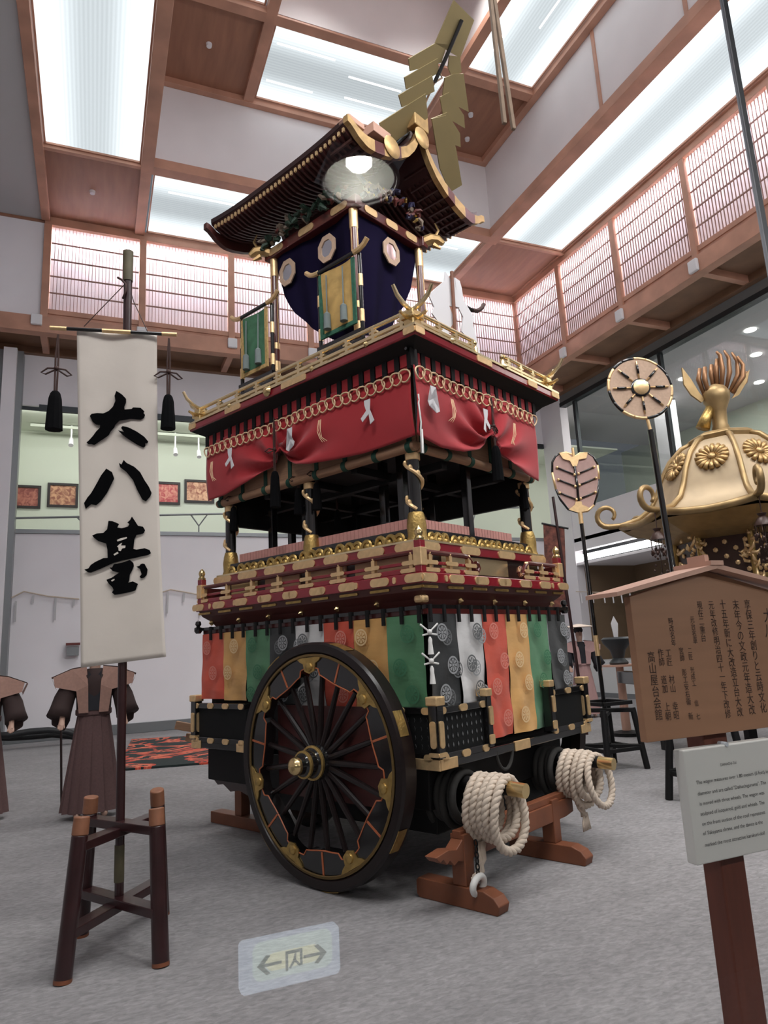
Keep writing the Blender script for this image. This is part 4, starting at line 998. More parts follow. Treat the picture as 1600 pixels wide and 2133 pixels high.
for (x, y) in ((.18, 1.71), (2.05, -.84)):
    tag(MB().lathe([(.02, 0), (.035, .02), (.035, .05), (.015, .06), (.028, .08), (.022, .105), (.004, .115)], (x, y, 1.725), (0, 0, 1), 12).build('rod_knob', 'black_lacquer', None, FL, smooth=True), 'black turned knob at the end of the striped hanging rod', 'knob', 'rod knobs')
# white corner cords tying the hangings together
for z in (1.60, 1.42):
    c = V3((.185, -.87, z))
    o = thing('white_tie', 'white cord tie with a tassel at the corner of the striped hangings', 'cord tie', c, FL, 'white corner cord ties')
    MB().tube([c + V3((-.03, .05, .05)), c, c + V3((.05, -.03, .05))], .007, 6).tube([c + V3((-.025, .04, -.02)), c + V3((0, 0, -.01)), c + V3((.04, -.025, -.02))], .006, 6).ball(c, .017).build('knot', 'cord_white', o, smooth=True)
    MB().lathe([(.006, 0), (.014, -.02), (.013, -.04), (.02, -.11)], c + V3((0, 0, -.03)), (0, 0, 1), 10).build('tassel', 'cord_white', o, smooth=True)

def tassel(name, label, top, length_cord, L, r, m, frame=FL, cord='cord_brown', group=None, loops=True):
    """hanging cord with a bow and a bell-shaped tassel"""
    t = V3(top); o = thing(name, label, 'tassel', t - V3((0, 0, length_cord + L)), frame, group)
    cr = MB()
    for s in (-1, 1): cr.tube([t, t + V3((.008 * s, 0, -length_cord * .4)), t + V3((.006 * s, 0, -length_cord))], .006, 6)
    if loops:
        k = t - V3((0, 0, length_cord * .6))
        for s in (-1, 1): cr.tube([k, k + V3((.05 * s, .01, -.0)), k + V3((.085 * s, .015, -.03)), k + V3((.06 * s, .01, -.04)), k + V3((.0, 0, -.005))], .0055, 6)
        cr.ball(k, .016)
    cr.build('cord', cord, o, smooth=True)
    b = t - V3((0, 0, length_cord))
    n = 20; mb = MB(); prof = [(r * .25, .0), (r * .62, -.015), (r * .8, -.05), (r * .9, -.12), (r * .95, -L * .6), (r * 1.05, -L)]
    vs = []; fs = []
    for kx, (rr, z) in enumerate(prof):
        for i in range(n):
            q = rr * (1 + (.05 if i % 2 else -.03) * (kx > 1)); a = 2 * math.pi * i / n; vs.append(b + V3((q * math.cos(a), q * math.sin(a), z)))
    for kx in range(len(prof) - 1):
        for i in range(n): fs.append((kx * n + i, kx * n + (i + 1) % n, (kx + 1) * n + (i + 1) % n, (kx + 1) * n + i))
    fs += [tuple(range(n)), tuple(range((len(prof) - 1) * n, len(prof) * n))]
    mb.add(vs, fs).build('skirt', m, o)
    MB().ball(b - V3((0, 0, .012)), r * .55, (1, 1, .6)).build('head', m, o, smooth='all')
    return o

# ---- red curtains
def curtain(label, face, pos, a0, gathers, a1, zt, zbs, knots, tails):
    """gathers: along-positions tied up; zbs: table of bottom heights along the edge"""
    c = thing('red_curtain', label, 'curtain', (pos, (a0 + a1) / 2, 2.95) if face == 'L' else ((a0 + a1) / 2, pos, 2.95), FL)
    mk = (lambda a, z, d=0: V3((pos - d, a, z))) if face == 'L' else (lambda a, z, d=0: V3((a, pos - d, z)))
    nu, nv = 90, 26
    def fold(a, t):
        d = .012 * math.sin(5 * a + 1)
        for g in gathers:
            dx = a - g; zz = (1 - t)                      # t: 0 top 1 bottom
            th = math.atan2(zz * .6 + .02, abs(dx) + .02); R = math.hypot(dx, zz * .6)
            d += .042 * math.sin(13 * th + .5) * math.exp(-((R - .26) / .30) ** 2) * t ** .5
            d += .05 * math.exp(-(R / .07) ** 2)
        return d + .045 * t * (1 - t) * 2
    def fn(s, t):
        a = lerp(a0, a1, s); z = lerp(zt, interp(zbs, a), t); return mk(a, z, fold(a, t))
    MB().grid(fn, nu, nv, -(V3((-1, 0, 0)) if face == 'L' else V3((0, -1, 0))) * .004).build('fabric', 'red_fabric', c, smooth='all')
    # black tabs between red loops along the rod
    n = round((a1 - a0) / .115)
    for i in range(n + 1):
        a = lerp(a0, a1, i / n)
        (MB().box(pos - .016, pos - .006, a - .022, a + .022, zt - .05, zt + .085) if face == 'L' else MB().box(a - .022, a + .022, pos - .016, pos - .006, zt - .05, zt + .085)).build('tab', 'black_matte', c)
        if i < n:
            b = a + (a1 - a0) / n / 2
            (MB().box(pos - .008, pos - .002, b - .032, b + .032, zt - .02, zt + .07) if face == 'L' else MB().box(b - .032, b + .032, pos - .008, pos - .002, zt - .02, zt + .07)).build('loop', 'red_fabric', c)
    # twisted gold chain cord
    n = round((a1 - a0) / .082); ch = MB()
    for i in range(n):
        a = lerp(a0 + .04, a1 - .04, i / (n - 1)); pts = []
        for k in range(14):
            t = 2 * math.pi * k / 14; aa = a + .052 * math.cos(t) + .012 * math.sin(t); z = zt - .095 + .048 * math.sin(t)
            pts.append(mk(aa, z, fold(aa, .16) + .018 + .006 * math.sin(2 * t)))
        ch.tube(pts, .0065, 5, True)
    stuff(ch.build('chain_cord', 'cord_gold', c, smooth='all'))
    for (a, z, tw) in knots:
        d = .04 + fold(a, .5); w = .026
        P = lambda da, dz: mk(a + da, z + dz, d)
        MB().prism([P(-.03, .07), P(.03, .07), P(.028, .035), P(.014, -.01), P(.07 * tw, -.055), P(.055 * tw, -.085), P(-.01, -.04), P(-.02 * tw, -.12), P(-.06 * tw, -.10), P(-.022, -.01)], mk(0, 0, .004) - mk(0, 0, 0)).build('white_knot', 'paper_white', c)
    for (a, z) in tails:
        t = MB()
        for q in (-.012, 0, .012):
            t.tube([mk(a + q, z, .03 + fold(a, .25)), mk(a + q * 1.5, z - .09, .035 + fold(a, .4)), mk(a - .02 + q, z - .15, .035 + fold(a, .5)), mk(a - .06 + q * 2, z - .19, .04 + fold(a, .6))], .0026, 5)
        t.build('cord_tail', 'cord_gold', c, smooth='all')
    (MB().cyl((pos + .01, a0 - .04, zt + .075), (pos + .01, a1 + .04, zt + .075), .012, n=8) if face == 'L' else MB().cyl((a0 - .04, pos + .01, zt + .075), (a1 + .04, pos + .01, zt + .075), .012, n=8)).build('curtain_rod', 'black_lacquer', c)
    return c
curtain('red curtain with gold chain cord on the long side of the float', 'L', .25, -.80, [.63], 1.66, 3.46,
        [(-.80, 2.93), (-.3, 2.915), (0, 2.93), (.25, 2.95), (.40, 2.985), (.50, 3.04), (.56, 3.10), (.60, 3.17), (.635, 3.09), (.75, 3.03), (.95, 2.985), (1.2, 2.95), (1.4, 2.92), (1.66, 2.92)],
        [(-.42, 3.21, 1), (.42, 3.21, -.8), (1.22, 3.23, 1)], [(.08, 3.26), (1.52, 3.25)])
curtain('red curtain with gold chain cord on the short side of the float', 'R', -.83, .22, [1.13], 1.86, 3.46,
        [(.22, 2.92), (.5, 2.88), (.75, 2.89), (.93, 2.94), (1.04, 3.01), (1.10, 3.09), (1.14, 3.05), (1.22, 2.97), (1.38, 2.90), (1.6, 2.86), (1.86, 2.84)],
        [(.36, 3.21, -1), (1.02, 3.20, .7)], [(.62, 3.26), (1.42, 3.24)])
part(MB().cyl((.255, -.835, 2.95), (.255, -.835, 3.56), .022, n=12), 'corner_pole', 'black_lacquer', smooth=True)
cc = thing('corner_cord', 'thin white cord hanging down the black corner pole between the red curtains', 'cord', (.22, -.87, 2.76), FL)
MB().tube([(.225, -.87, 3.20), (.24, -.86, 3.16), (.215, -.875, 3.13), (.235, -.87, 3.0), (.225, -.872, 2.95), (.22, -.87, 2.78), (.235, -.875, 2.78), (.24, -.87, 2.95)], .006, 6).build('strand', 'cord_white', cc, smooth='all')
tassel('hanging_tassel', 'black tassel tying up the red curtain on the long side', (.19, .63, 3.43), .46, .30, .042, 'tassel_black')
tassel('hanging_tassel', 'black tassel tying up the red curtain above the tow shafts', (1.13, -.88, 3.40), .40, .28, .042, 'tassel_black')
# inner tassels hanging from the lower edge of the blinds
for (x, y, lab) in ((.34, .30, 'dark tassel hanging from the rolled blind beside the middle pillar'), (.34, .52, 'dark tassel with a looped bow under the long rolled blind'), (.34, 1.40, 'dark tassel hanging beside the far corner pillar'), (1.80, -.70, 'dark tassel hanging beside the pillar above the tow shafts')):
    tassel('hanging_tassel', lab, (x, y, 3.05), .22, .22, .036, 'tassel_black')
for (x, y) in ((.95, .7), (.95, -.2), (1.35, .2), (1.6, 1.1)):
    tassel('hanging_tassel', 'dark tassel hanging inside the open lower storey', (x, y, 2.95), .20, .20, .034, 'tassel_black', group='tassels inside the lower storey', loops=False)
# ---- rolled reed blinds
def blind(label, face, pos, a0, a1, zroll=2.885, ztop=3.44):
    b = thing('reed_blind', label, 'blind', (pos, (a0 + a1) / 2, zroll) if face == 'L' else ((a0 + a1) / 2, pos, zroll), FL)
    (MB().box(pos - .006, pos + .006, a0, a1, zroll, ztop) if face == 'L' else MB().box(a0, a1, pos - .006, pos + .006, zroll, ztop)).build('sheet', 'reed', b)
    (MB().cyl((pos, a0, zroll), (pos, a1, zroll), .036, n=14) if face == 'L' else MB().cyl((a0, pos, zroll), (a1, pos, zroll), .036, n=14)).build('roll', 'reed', b, smooth=True)
    n = max(2, round((a1 - a0) / .34))
    for i in range(n + 1):
        a = lerp(a0 + .05, a1 - .05, i / n)
        (MB().box(pos - .012, pos - .006, a - .022, a + .022, zroll, ztop).cyl((pos, a - .022, zroll), (pos, a + .022, zroll), .041, n=14) if face == 'L' else MB().box(a - .022, a + .022, pos - .012, pos - .006, zroll, ztop).cyl((a - .022, pos, zroll), (a + .022, pos, zroll), .041, n=14)).build('green_tape', 'green_band', b, smooth=True)
    return b
blind('rolled reed blind with green tapes under the long red curtain', 'L', .325, -.74, 1.60)
blind('rolled reed blind with green tapes under the short red curtain', 'R', -.72, .36, 1.92)
blind('rolled reed blind on the far long side of the float', 'L', 1.93, -.66, 1.55, 2.9)
blind('rolled reed blind on the far short side of the float', 'R', 1.56, .40, 1.86, 2.9)

# ---- purple curtains of the pavilion with octagonal mirrors
def octo(c, ax, nr, parent, r=.115):
    c, ax, nr = V3(c), V3(ax), V3(nr); up = V3((0, 0, 1))
    o8 = [c + ax * (r * math.cos(t)) + up * (1.18 * r * math.sin(t)) for t in [math.pi / 8 + math.pi / 4 * i for i in range(8)]]
    f = MB(); k = 8
    inn = [c + ax * (r * .62 * math.cos(t)) + up * (1.18 * r * .62 * math.sin(t)) for t in [math.pi / 8 + math.pi / 4 * i for i in range(8)]]
    vs = [p + nr * .012 for p in o8] + [p + nr * .012 for p in inn] + [p for p in o8] + [p for p in inn]
    fs = [(i, (i + 1) % k, k + (i + 1) % k, k + i) for i in range(k)] + [(2 * k + i, 2 * k + (i + 1) % k, (i + 1) % k, i) for i in range(k)] + [(k + i, k + (i + 1) % k, 3 * k + (i + 1) % k, 3 * k + i) for i in range(k)]
    m = f.add(vs, fs).build('mirror_frame', 'fan_straw', parent)
    MB().prism([p + nr * .001 for p in inn], nr * .004).build('mirror_glass', 'mirror', m)
def purple(label, face, pos, a0, a1, rev, mirrors):
    c = thing('purple_curtain', label, 'curtain', (pos, (a0 + a1) / 2, 4.0) if face == 'L' else ((a0 + a1) / 2, pos, 4.0), FL)
    mk = (lambda a, z, d=0: V3((pos - d, a, z))) if face == 'L' else (lambda a, z, d=0: V3((a, pos - d, z)))
    def fn(s, t):
        z = lerp(5.22, 4.08, t); w = interp([(0, 1.0), (.15, .96), (.4, .86), (.6, .72), (.78, .54), (.9, .38), (1, .22)], t)
        a = lerp(a0, a0 + (a1 - a0) * w, s); return mk(a, z, .018 * math.sin(22 * a * (1 + .3 * t)) * (.3 + t) + .02 * math.sin(7 * a + 2))
    MB().grid(fn, 40, 30).build('fabric', 'purple_fabric', c, smooth='all')
    for (a, z) in mirrors: octo(mk(a, z, .055), (0, 1, 0) if face == 'L' else (1, 0, 0), (-1, 0, 0) if face == 'L' else (0, -1, 0), c)
purple('dark purple curtain with two octagonal mirrors on the long side of the pavilion', 'L', .585, .0, 1.04, False, [(.80, 4.95), (.27, 4.95)])
purple('dark purple curtain with one octagonal mirror on the gable side of the pavilion', 'R', 0, .60, 1.45, False, [(1.0, 4.97)])

# ---- small flags on lacquer frames standing on the upper floor
def flag(label, y0, y1, main, trim_, tas, x=.32):
    f = thing('small_flag', label, 'flag', (x, (y0 + y1) / 2, 3.67), FL)
    zb, zt = 3.99, 4.555; t = .035
    MB().grid(lambda s, q: V3((x + .01 * math.sin(5 * s + 3 * q), lerp(y0 + t, y1 - t, s), lerp(zt, zb + t, q))), 10, 12, (.004, 0, 0)).build('field', main, f, smooth=True)
    MB().box(x - .006, x + .008, y0, y0 + t, zb, zt).box(x - .006, x + .008, y1 - t, y1, zb, zt).box(x - .006, x + .008, y0 + t, y1 - t, zb, zb + t).build('border', trim_, f)
    c = (y0 + y1) / 2; w = (y1 - y0) / 2
    MB().cyl((x, y0 - .02, 4.59), (x, y1 + .02, 4.59), .018, n=10).build('crossbar', 'black_lacquer', f, smooth=True)
    for s, y in ((-1, y0), (1, y1)): MB().tube([(x, y - .02 * -s * 0, 4.59), (x, y + s * .06, 4.595), (x, y + s * .11, 4.615), (x, y + s * .15, 4.65)], .021, 8).build('gilt_tip', 'gold', f, smooth=True)
    for y in (y0 - .03, y1 + .03):
        MB().cyl((x + .03, y, 3.67), (x + .03, y, 4.58), .018, n=10).build('upright', 'black_lacquer', f, smooth=True)
        for z in (4.0, 4.3): MB().cyl((x + .03, y, z), (x + .03, y, z + .1), .021, n=10).build('gilt_band', 'gold', f, smooth=True)
    MB().box(x, x + .06, y0 - .05, y1 + .05, 3.82, 3.86).box(x, x + .06, y0 - .05, y1 + .05, 3.9, 3.94).build('base_rail', 'black_lacquer', f)
    for y in (lerp(y0, y1, .28), lerp(y0, y1, .74)):
        MB().tube([(x - .02, y, zt - .04), (x - .025, y, zb + .20)], .006, 6).lathe([(.008, 0), (.028, -.02), (.03, -.12), (.032, -.15)], (x - .025, y, zb + .20), (0, 0, 1), 10).build('tassel', tas, f, smooth=True)
flag('small green flag with gold border on a lacquer frame on the upper floor', .85, 1.23, 'flag_green', 'flag_trim_gold', 'tassel_grey')
flag('small gold flag with green border on a lacquer frame on the upper floor', -.24, .17, 'flag_gold', 'flag_trim_green', 'tassel_grey')
# lacquer rack seen behind the white paper streamers
rk = thing('flag_rack', 'lacquer flag frame with gilt tips behind the white paper streamers', 'flag stand', (1.25, -.62, 3.67), FL)
MB().cyl((.92, -.66, 4.28), (1.30, -.66, 4.28), .016, n=10).build('crossbar', 'black_lacquer', rk, smooth=True)
MB().tube([(1.30, -.66, 4.28), (1.38, -.66, 4.30), (1.45, -.66, 4.35), (1.49, -.66, 4.40)], .019, 8).build('gilt_tip', 'cord_brown', rk, smooth=True)
for x in (.95, 1.30):
    MB().cyl((x, -.63, 3.67), (x, -.63, 4.28), .018, n=10).build('upright', 'black_lacquer', rk, smooth=True); MB().cyl((x, -.63, 3.95), (x, -.63, 4.05), .021, n=10).build('gilt_band', 'gold', rk, smooth=True)
# ---- white paper streamer wand
def poly_v(px, v): return [fl_v(p, v) for p in px]
wg = thing('paper_wand', 'white zigzag paper streamers on a wooden wand above the golden railing', 'paper wand', fl_v((950, 730), -.76), FL)
WL = [(928, 566), (942, 586), (945, 575), (958, 640), (936, 637), (948, 668), (934, 690), (938, 700), (930, 700), (905, 690), (912, 668), (900, 652), (905, 640), (893, 613), (926, 585)]
WR = [(948, 578), (958, 585), (962, 600), (966, 625), (990, 665), (985, 672), (993, 705), (1002, 740), (990, 738), (975, 705), (962, 690), (965, 660), (955, 640)]
MB().prism(poly_v(WL, -.76), (0, .01, 0)).build('streamer', 'paper_white', wg); MB().prism(poly_v(WR, -.74), (0, .01, 0)).build('streamer', 'paper_white', wg)
MB().cyl(fl_v((941, 566), -.78), fl_v((950, 715), -.78), .014, n=10).build('wand', 'trestle_wood', wg, smooth=True)
# ---- gilded streamer wand leaning out from the ridge
go = V3((1.09, -.38, 6.2)); ga = V3((0, -.673, .74)); gn = V3((0, -.74, -.673))
gow = FL @ go; gnw = FL.to_3x3() @ gn
def gp(px, off=0.0):
    return [FLI @ on_plane(p, gow + gnw * off, gnw) for p in px]
gg = thing('gilded_wand', 'large gilded zigzag streamers on a black pole leaning out from the roof ridge', 'gilded wand', (1.09, -.30, 6.05), FL)
th = gn * .012
GT = [(944, 0), (986, 42), (957, 118), (962, 150), (944, 150), (938, 140), (930, 118), (908, 90)]
MB().prism(gp([(944, 0), (986, 42), (957, 120), (905, 90)]), th).build('leaf', 'gold_leaf', gg)
for k, q in enumerate([[(905, 90), (930, 92), (918, 130), (853, 148), (850, 122)], [(911, 121), (912, 152), (845, 186), (841, 161)], [(899, 157), (904, 190), (836, 223), (829, 198)], [(885, 195), (890, 245), (803, 308), (789, 256)]]):
    MB().prism(gp(q, .014 * k), th).build('leaf', 'gold_leaf', gg)
for k, q in enumerate([[(935, 115), (957, 118), (960, 150), (940, 160), (932, 140)], [(925, 162), (943, 154), (964, 153), (975, 233), (920, 205)], [(915, 202), (934, 192), (965, 240), (967, 267), (922, 240)], [(897, 247), (930, 234), (957, 278), (958, 306), (915, 290)], [(898, 247), (928, 240), (949, 310), (961, 385), (936, 400), (915, 350)]]):
    MB().prism(gp(q, .014 * k), th).build('leaf', 'gold_leaf', gg)
pp = gp([(962, 42), (930, 118), (905, 172)], .03)
MB().tube(pp, .018, 10).build('pole', 'black_lacquer', gg, smooth=True)
MB().tube(gp([(915, 150), (921, 162), (905, 172), (890, 205), (868, 262)], .012), .010, 8).build('lower_pole', 'fan_straw', gg, smooth=True)
MB().tube(gp([(822, 305), (840, 288), (862, 275), (858, 284), (838, 300)], .03), .02, 8).build('black_knot', 'black_lacquer', gg, smooth=True)

# ================================================================== WHEELS
WZ = .79
def wheel(x, s, label):
    """s=-1: outer face toward -x"""
    C = V3((x, 0, WZ)); ax = V3((s, 0, 0))
    P = lambda r, t, d=0: C + V3((s * d, r * math.cos(t), r * math.sin(t)))
    def ringm(prof, n=72):
        vs = []; fs = []; k = len(prof)
        for i in range(n):
            t = 2 * math.pi * i / n
            for (r, d) in prof: vs.append(P(r, t, d))
        for i in range(n):
            for j in range(k):
                fs.append((i * k + j, i * k + (j + 1) % k, ((i + 1) % n) * k + (j + 1) % k, ((i + 1) % n) * k + j))
        return MB().add(vs, fs)
    w = ringm([(.79, -.055), (.79, .045), (.775, .062), (.725, .062), (.715, .05), (.71, .03), (.71, -.055)]).build('cart_wheel', 'tyre_black', FT, smooth=True); w['label'] = label
    ringm([(.712, .05), (.712, .058), (.697, .062), (.692, .058), (.692, .05)]).build('gold_ring', 'dull_gold', w, smooth=True)
    # felloes: seven curved blocks with wavy inner edge
    n = 7
    for k in range(n):
        t0 = 2 * math.pi * (k + .18) / n; t1 = t0 + 2 * math.pi / n - .004; M = 24; vs = []; fs = []
        for i in range(M + 1):
            f = i / M; t = lerp(t0, t1, f); ri = .565 + (.035 if .30 < f < .70 else 0) - .02 * math.cos(2 * math.pi * f)
            vs += [P(.705, t, .045), P(ri, t, .045), P(ri, t, -.045), P(.705, t, -.045)]
        for i in range(M):
            for j in range(4): fs.append((i * 4 + j, i * 4 + (j + 1) % 4, i * 4 + 4 + (j + 1) % 4, i * 4 + 4 + j))
        fs += [(0, 1, 2, 3), (M * 4 + 3, M * 4 + 2, M * 4 + 1, M * 4)]
        fe = w; MB().add(vs, fs).build('felloe', 'black_lacquer', w, smooth=True)
        MB().tube([P(.566 + (.035 if .30 < i / 30 < .70 else 0) - .02 * math.cos(2 * math.pi * i / 30), lerp(t0, t1, i / 30), .046) for i in range(31)], .005, 5).build('red_line', 'cord_orange_dark', fe, smooth=True)
        MB().bar(P(.555, t0, .046), P(.70, t0, .046), .014, .006, ax).build('red_joint', 'cord_orange_dark', fe)
        # gold leaf plate on each felloe
        tm = t0 + (t1 - t0) * .52
        pts = [(-.135, .70), (.135, .70), (.10, .668), (.065, .65), (.055, .60), (.0, .578), (-.055, .60), (-.065, .65), (-.10, .668)]
        Q = [P(r, tm + a / r * .95, .047) for a, r in pts]
        MB().prism(Q, ax * .010).build('gold_plate', 'old_gold', fe)
        MB().lathe([(.034, 0), (.030, .012), (.012, .02), (.002, .022)], P(.625, tm, .055), ax, 10).build('gold_boss', 'old_gold', fe, smooth=True)
    # gilt strips on the tread
    for k in range(14):
        t0 = 2 * math.pi * k / 14
        vs = []; fs = []
        for i in range(7):
            t = t0 + .2 * i / 6; vs += [P(.793, t, .048), P(.793, t, -.03), P(.788, t, -.03), P(.788, t, .048)]
        for i in range(6):
            for j in range(4): fs.append((i * 4 + j, i * 4 + (j + 1) % 4, i * 4 + 4 + (j + 1) % 4, i * 4 + 4 + j))
        if k % 2 == 0: MB().add(vs, fs).build('tread_plate', 'old_gold', w, smooth=True)
    for k in range(21):
        t = 2 * math.pi * (k + .5) / 21
        MB().cyl(P(.10, t, .01), P(.575, t, .0), .024, .017, 8).build('spoke', 'spoke_lacquer', w, smooth=True)
    h = w; MB().lathe([(.10, -.09), (.115, -.05), (.115, .06), (.10, .085), (.085, .10), (.085, .14), (.075, .17), (.062, .18), (.058, .21)], C, ax, 28).build('hub', 'black_lacquer', w, smooth=True)
    for z, r in ((.075, .106), (.155, .083)):
        MB().lathe([(r, z - .012), (r + .006, z - .008), (r + .006, z + .008), (r, z + .012)], C, ax, 28).build('gold_band', 'old_gold', h, smooth=True)
    MB().lathe([(.055, .205), (.06, .22), (.052, .245), (.03, .262), (.004, .268)], C, ax, 24).build('gilt_cap', 'brass', h, smooth=True)
    return w
mat('dull_gold', (0.20, 0.13, 0.05), 0.4, 0.8)
mat('tyre_black', (0.011, 0.006, 0.006), 0.3, spec=0.4)
mat('cord_orange_dark', (0.42, 0.115, 0.045), 0.5)
mat('spoke_lacquer', (0.012, 0.007, 0.007), 0.3, spec=0.35)
wheel(.02, -1, 'great black lacquered wheel with gold leaf plates in front of the striped hanging')
wheel(2.26, 1, 'great black lacquered wheel on the far side of the float')
# small third wheel under the far end
w3 = part(MB().cyl((1.06, 1.35, .26), (1.20, 1.35, .26), .26, n=32), 'front_wheel', 'black_lacquer', smooth=True); part(MB().cyl((1.02, 1.35, .26), (1.24, 1.35, .26), .07, n=16), 'hub', 'old_gold', w3, smooth=True)
# ================================================================== SHAFTS, ROPES, TRESTLES
SH = ((.45, .642), (1.66, .615))
for (x, z) in SH:
    o = part(MB().cyl((x, 1.0, z + .06), (x, -1.22, z + .005), .048, .042, 16), 'tow_shaft', 'black_matte', smooth=True)
    part(MB().cyl((x, -1.20, z + .005), (x, -1.31, z), .044, .043, 16), 'brass_tip', 'brass', o, smooth=True)
    for k in range(6): part(MB().tube([(x + .012 * math.sin(k * 2) + (.13 + .012 * math.sin(k * 3)) * math.sin(t), -.66 - k * .042, z + .075 - (.15 + .012 * math.cos(k * 2)) * (1 - math.cos(t))) for t in [2 * math.pi * i / 24 for i in range(24)]], .024, 7, True), 'dark_rope_turn', 'rope_dark', o, smooth='all')
def twisted(pts, r, strands=3, pitch=.075, n=6):
    """three-strand rope following a polyline"""
    pts = [V3(p) for p in pts]; mb = MB(); a = None; fr = []; L = 0; prev = None
    for i in range(len(pts)):
        d = (pts[min(i + 1, len(pts) - 1)] - pts[max(i - 1, 0)]).normalized()
        a = d.orthogonal().normalized() if a is None else (a - d * a.dot(d)).normalized()
        if prev is not None: L += (pts[i] - prev).length
        prev = pts[i]; fr.append((pts[i], a.copy(), d.cross(a), L))
    for s in range(strands):
        P = [p + (u * math.cos(2 * math.pi * (l / pitch + s / strands)) + v * math.sin(2 * math.pi * (l / pitch + s / strands))) * (r * .5) for p, u, v, l in fr]
        mb.tube(P, r * .58, n)
    return mb
def coil(x, z, y0, label, rx, rz, turns, drop, spread, tail, rr=.029):
    o = thing('rope_coil', label, 'rope', (x, y0, z - 2 * rz), FL)
    rnd = random.Random(int(x * 100))
    for k in range(turns):
        R = rz * rnd.uniform(.84, 1.08); Rx = rx * rnd.uniform(.86, 1.06); yy = y0 - spread * k; lean = .10 * rnd.uniform(.4, 1) ; skew = rnd.uniform(-.02, .02)
        pts = []
        for i in range(49):
            t = 2 * math.pi * i / 48; zz = z + .062 - R + R * math.cos(t); xx = x + skew + Rx * math.sin(t)
            pts.append((xx, yy + lean * (zz - z) * .35 + .012 * math.sin(2 * t), zz))
        twisted(pts, rr, 3, .11).build('turn', 'rope', o, smooth='all')
    twisted([V3(p) for p in tail], rr, 3, .11).build('tail', 'rope', o, smooth='all')
    return o
coil(.45, .642, -.98, 'coil of thick pale rope hung on the tow shaft beside the great wheel', .165, .195, 5, 0, .050,
     [(.40, -1.0, .33), (.36, -1.02, .25), (.32, -1.03, .20), (.28, -1.03, .165), (.25, -1.03, .15)])
r2 = coil(1.66, .615, -.95, 'coil of thick pale rope hung on the farther tow shaft', .16, .175, 4, 0, .055, [(1.60, -1.02, .40), (1.62, -1.04, .30), (1.64, -1.05, .24)])
big = MB(); pts = [(1.66 + .17 * math.sin(t), -1.19 + .03 * math.cos(t), .665 - .17 + .17 * math.cos(t)) for t in [2 * math.pi * i / 48 for i in range(49)]]
twisted(pts, .026, 3, .11).build('loose_turn', 'rope', r2, smooth='all')
fr = MB()
for k in range(9): fr.tube([(1.64 + .004 * k, -1.05, .26), (1.63 + .011 * (k - 4), -1.06, .20), (1.64 + .014 * (k - 4), -1.06, .145)], [.008, .008, .005], 5)
fr.build('frayed_end', 'rope', r2, smooth='all')
# iron chain with a white whipped ring under the near coil
chn = thing('chain_ring', 'white bound rope ring hanging on a short black chain below the rope coil', 'rope ring', (.27, -1.05, .1), FL)
c = MB()
for k in range(6):
    p = V3((.27, -1.05, .36 - k * .032)); c.tube([p + V3((.012 * math.cos(t) if k % 2 else 0, 0 if k % 2 else .012 * math.cos(t), .02 * math.sin(t))) for t in [2 * math.pi * i / 10 for i in range(10)]], .0045, 5, True)
c.build('chain', 'black_matte', chn, smooth='all')
MB().tube([(.265 + .055 * math.cos(t), -1.05 - .01 * math.sin(t), .135 + .048 * math.sin(t)) for t in [2 * math.pi * i / 20 for i in range(20)]], .020, 8, True).build('ring', 'cord_white', chn, smooth='all')
# trestle under the shafts
tr = thing('support_trestle', 'red-brown wooden trestle with two sled feet carrying the tow shafts', 'trestle', (.95, -.9, 0), FL)
for x in (.29, 1.36):
    MB().prism([(x - .055, -1.19, .0), (x - .055, -.62, .0), (x - .055, -.60, .02), (x - .055, -.60, .10), (x - .055, -.62, .115), (x - .055, -1.10, .115), (x - .055, -1.17, .09), (x - .055, -1.205, .05)], (.11, 0, 0)).build('foot', 'trestle_wood', tr, bevel=.006)
    MB().box(x - .045, x + .045, -.98, -.88, .115, .40).build('upright', 'trestle_wood', tr, bevel=.005)
MB().prism([(-.02, -.975, .335), (.10, -.975, .35), (.18, -.975, .335), (.24, -.975, .375), (1.5, -.975, .375), (1.62, -.975, .36), (1.62, -.975, .27), (1.5, -.975, .255), (.24, -.975, .255), (.19, -.975, .27), (.15, -.975, .255), (.11, -.975, .29), (.08, -.975, .275), (.05, -.975, .31), (.02, -.975, .30)], (0, .085, 0)).build('crossbar', 'trestle_wood', tr, bevel=.004)
for (x, z) in SH: MB().box(x - .05, x + .05, -.97, -.89, .40 if x < 1 else .375, z - .055).build('block', 'trestle_wood', tr, bevel=.004)
MB().box(.24, 1.75, -.96, -.90, .375, .42).build('top_rail', 'trestle_wood', tr, bevel=.004)
t2 = thing('support_trestle', 'red-brown wooden prop standing under the far end of the float', 'trestle', (.8, 1.9, 0), FL)
MB().prism([(.70, 1.50, 0), (.70, 2.30, 0), (.70, 2.30, .10), (.70, 1.55, .10), (.70, 1.50, .06)], (.13, 0, 0)).build('foot', 'trestle_wood', t2, bevel=.006)
MB().box(.715, .815, 1.84, 1.94, .10, .50).build('upright', 'trestle_wood', t2, bevel=.005)
MB().box(.55, 1.7, 1.6, 1.95, .50, .56).build('cap_board', 'trestle_wood', t2, bevel=.005)
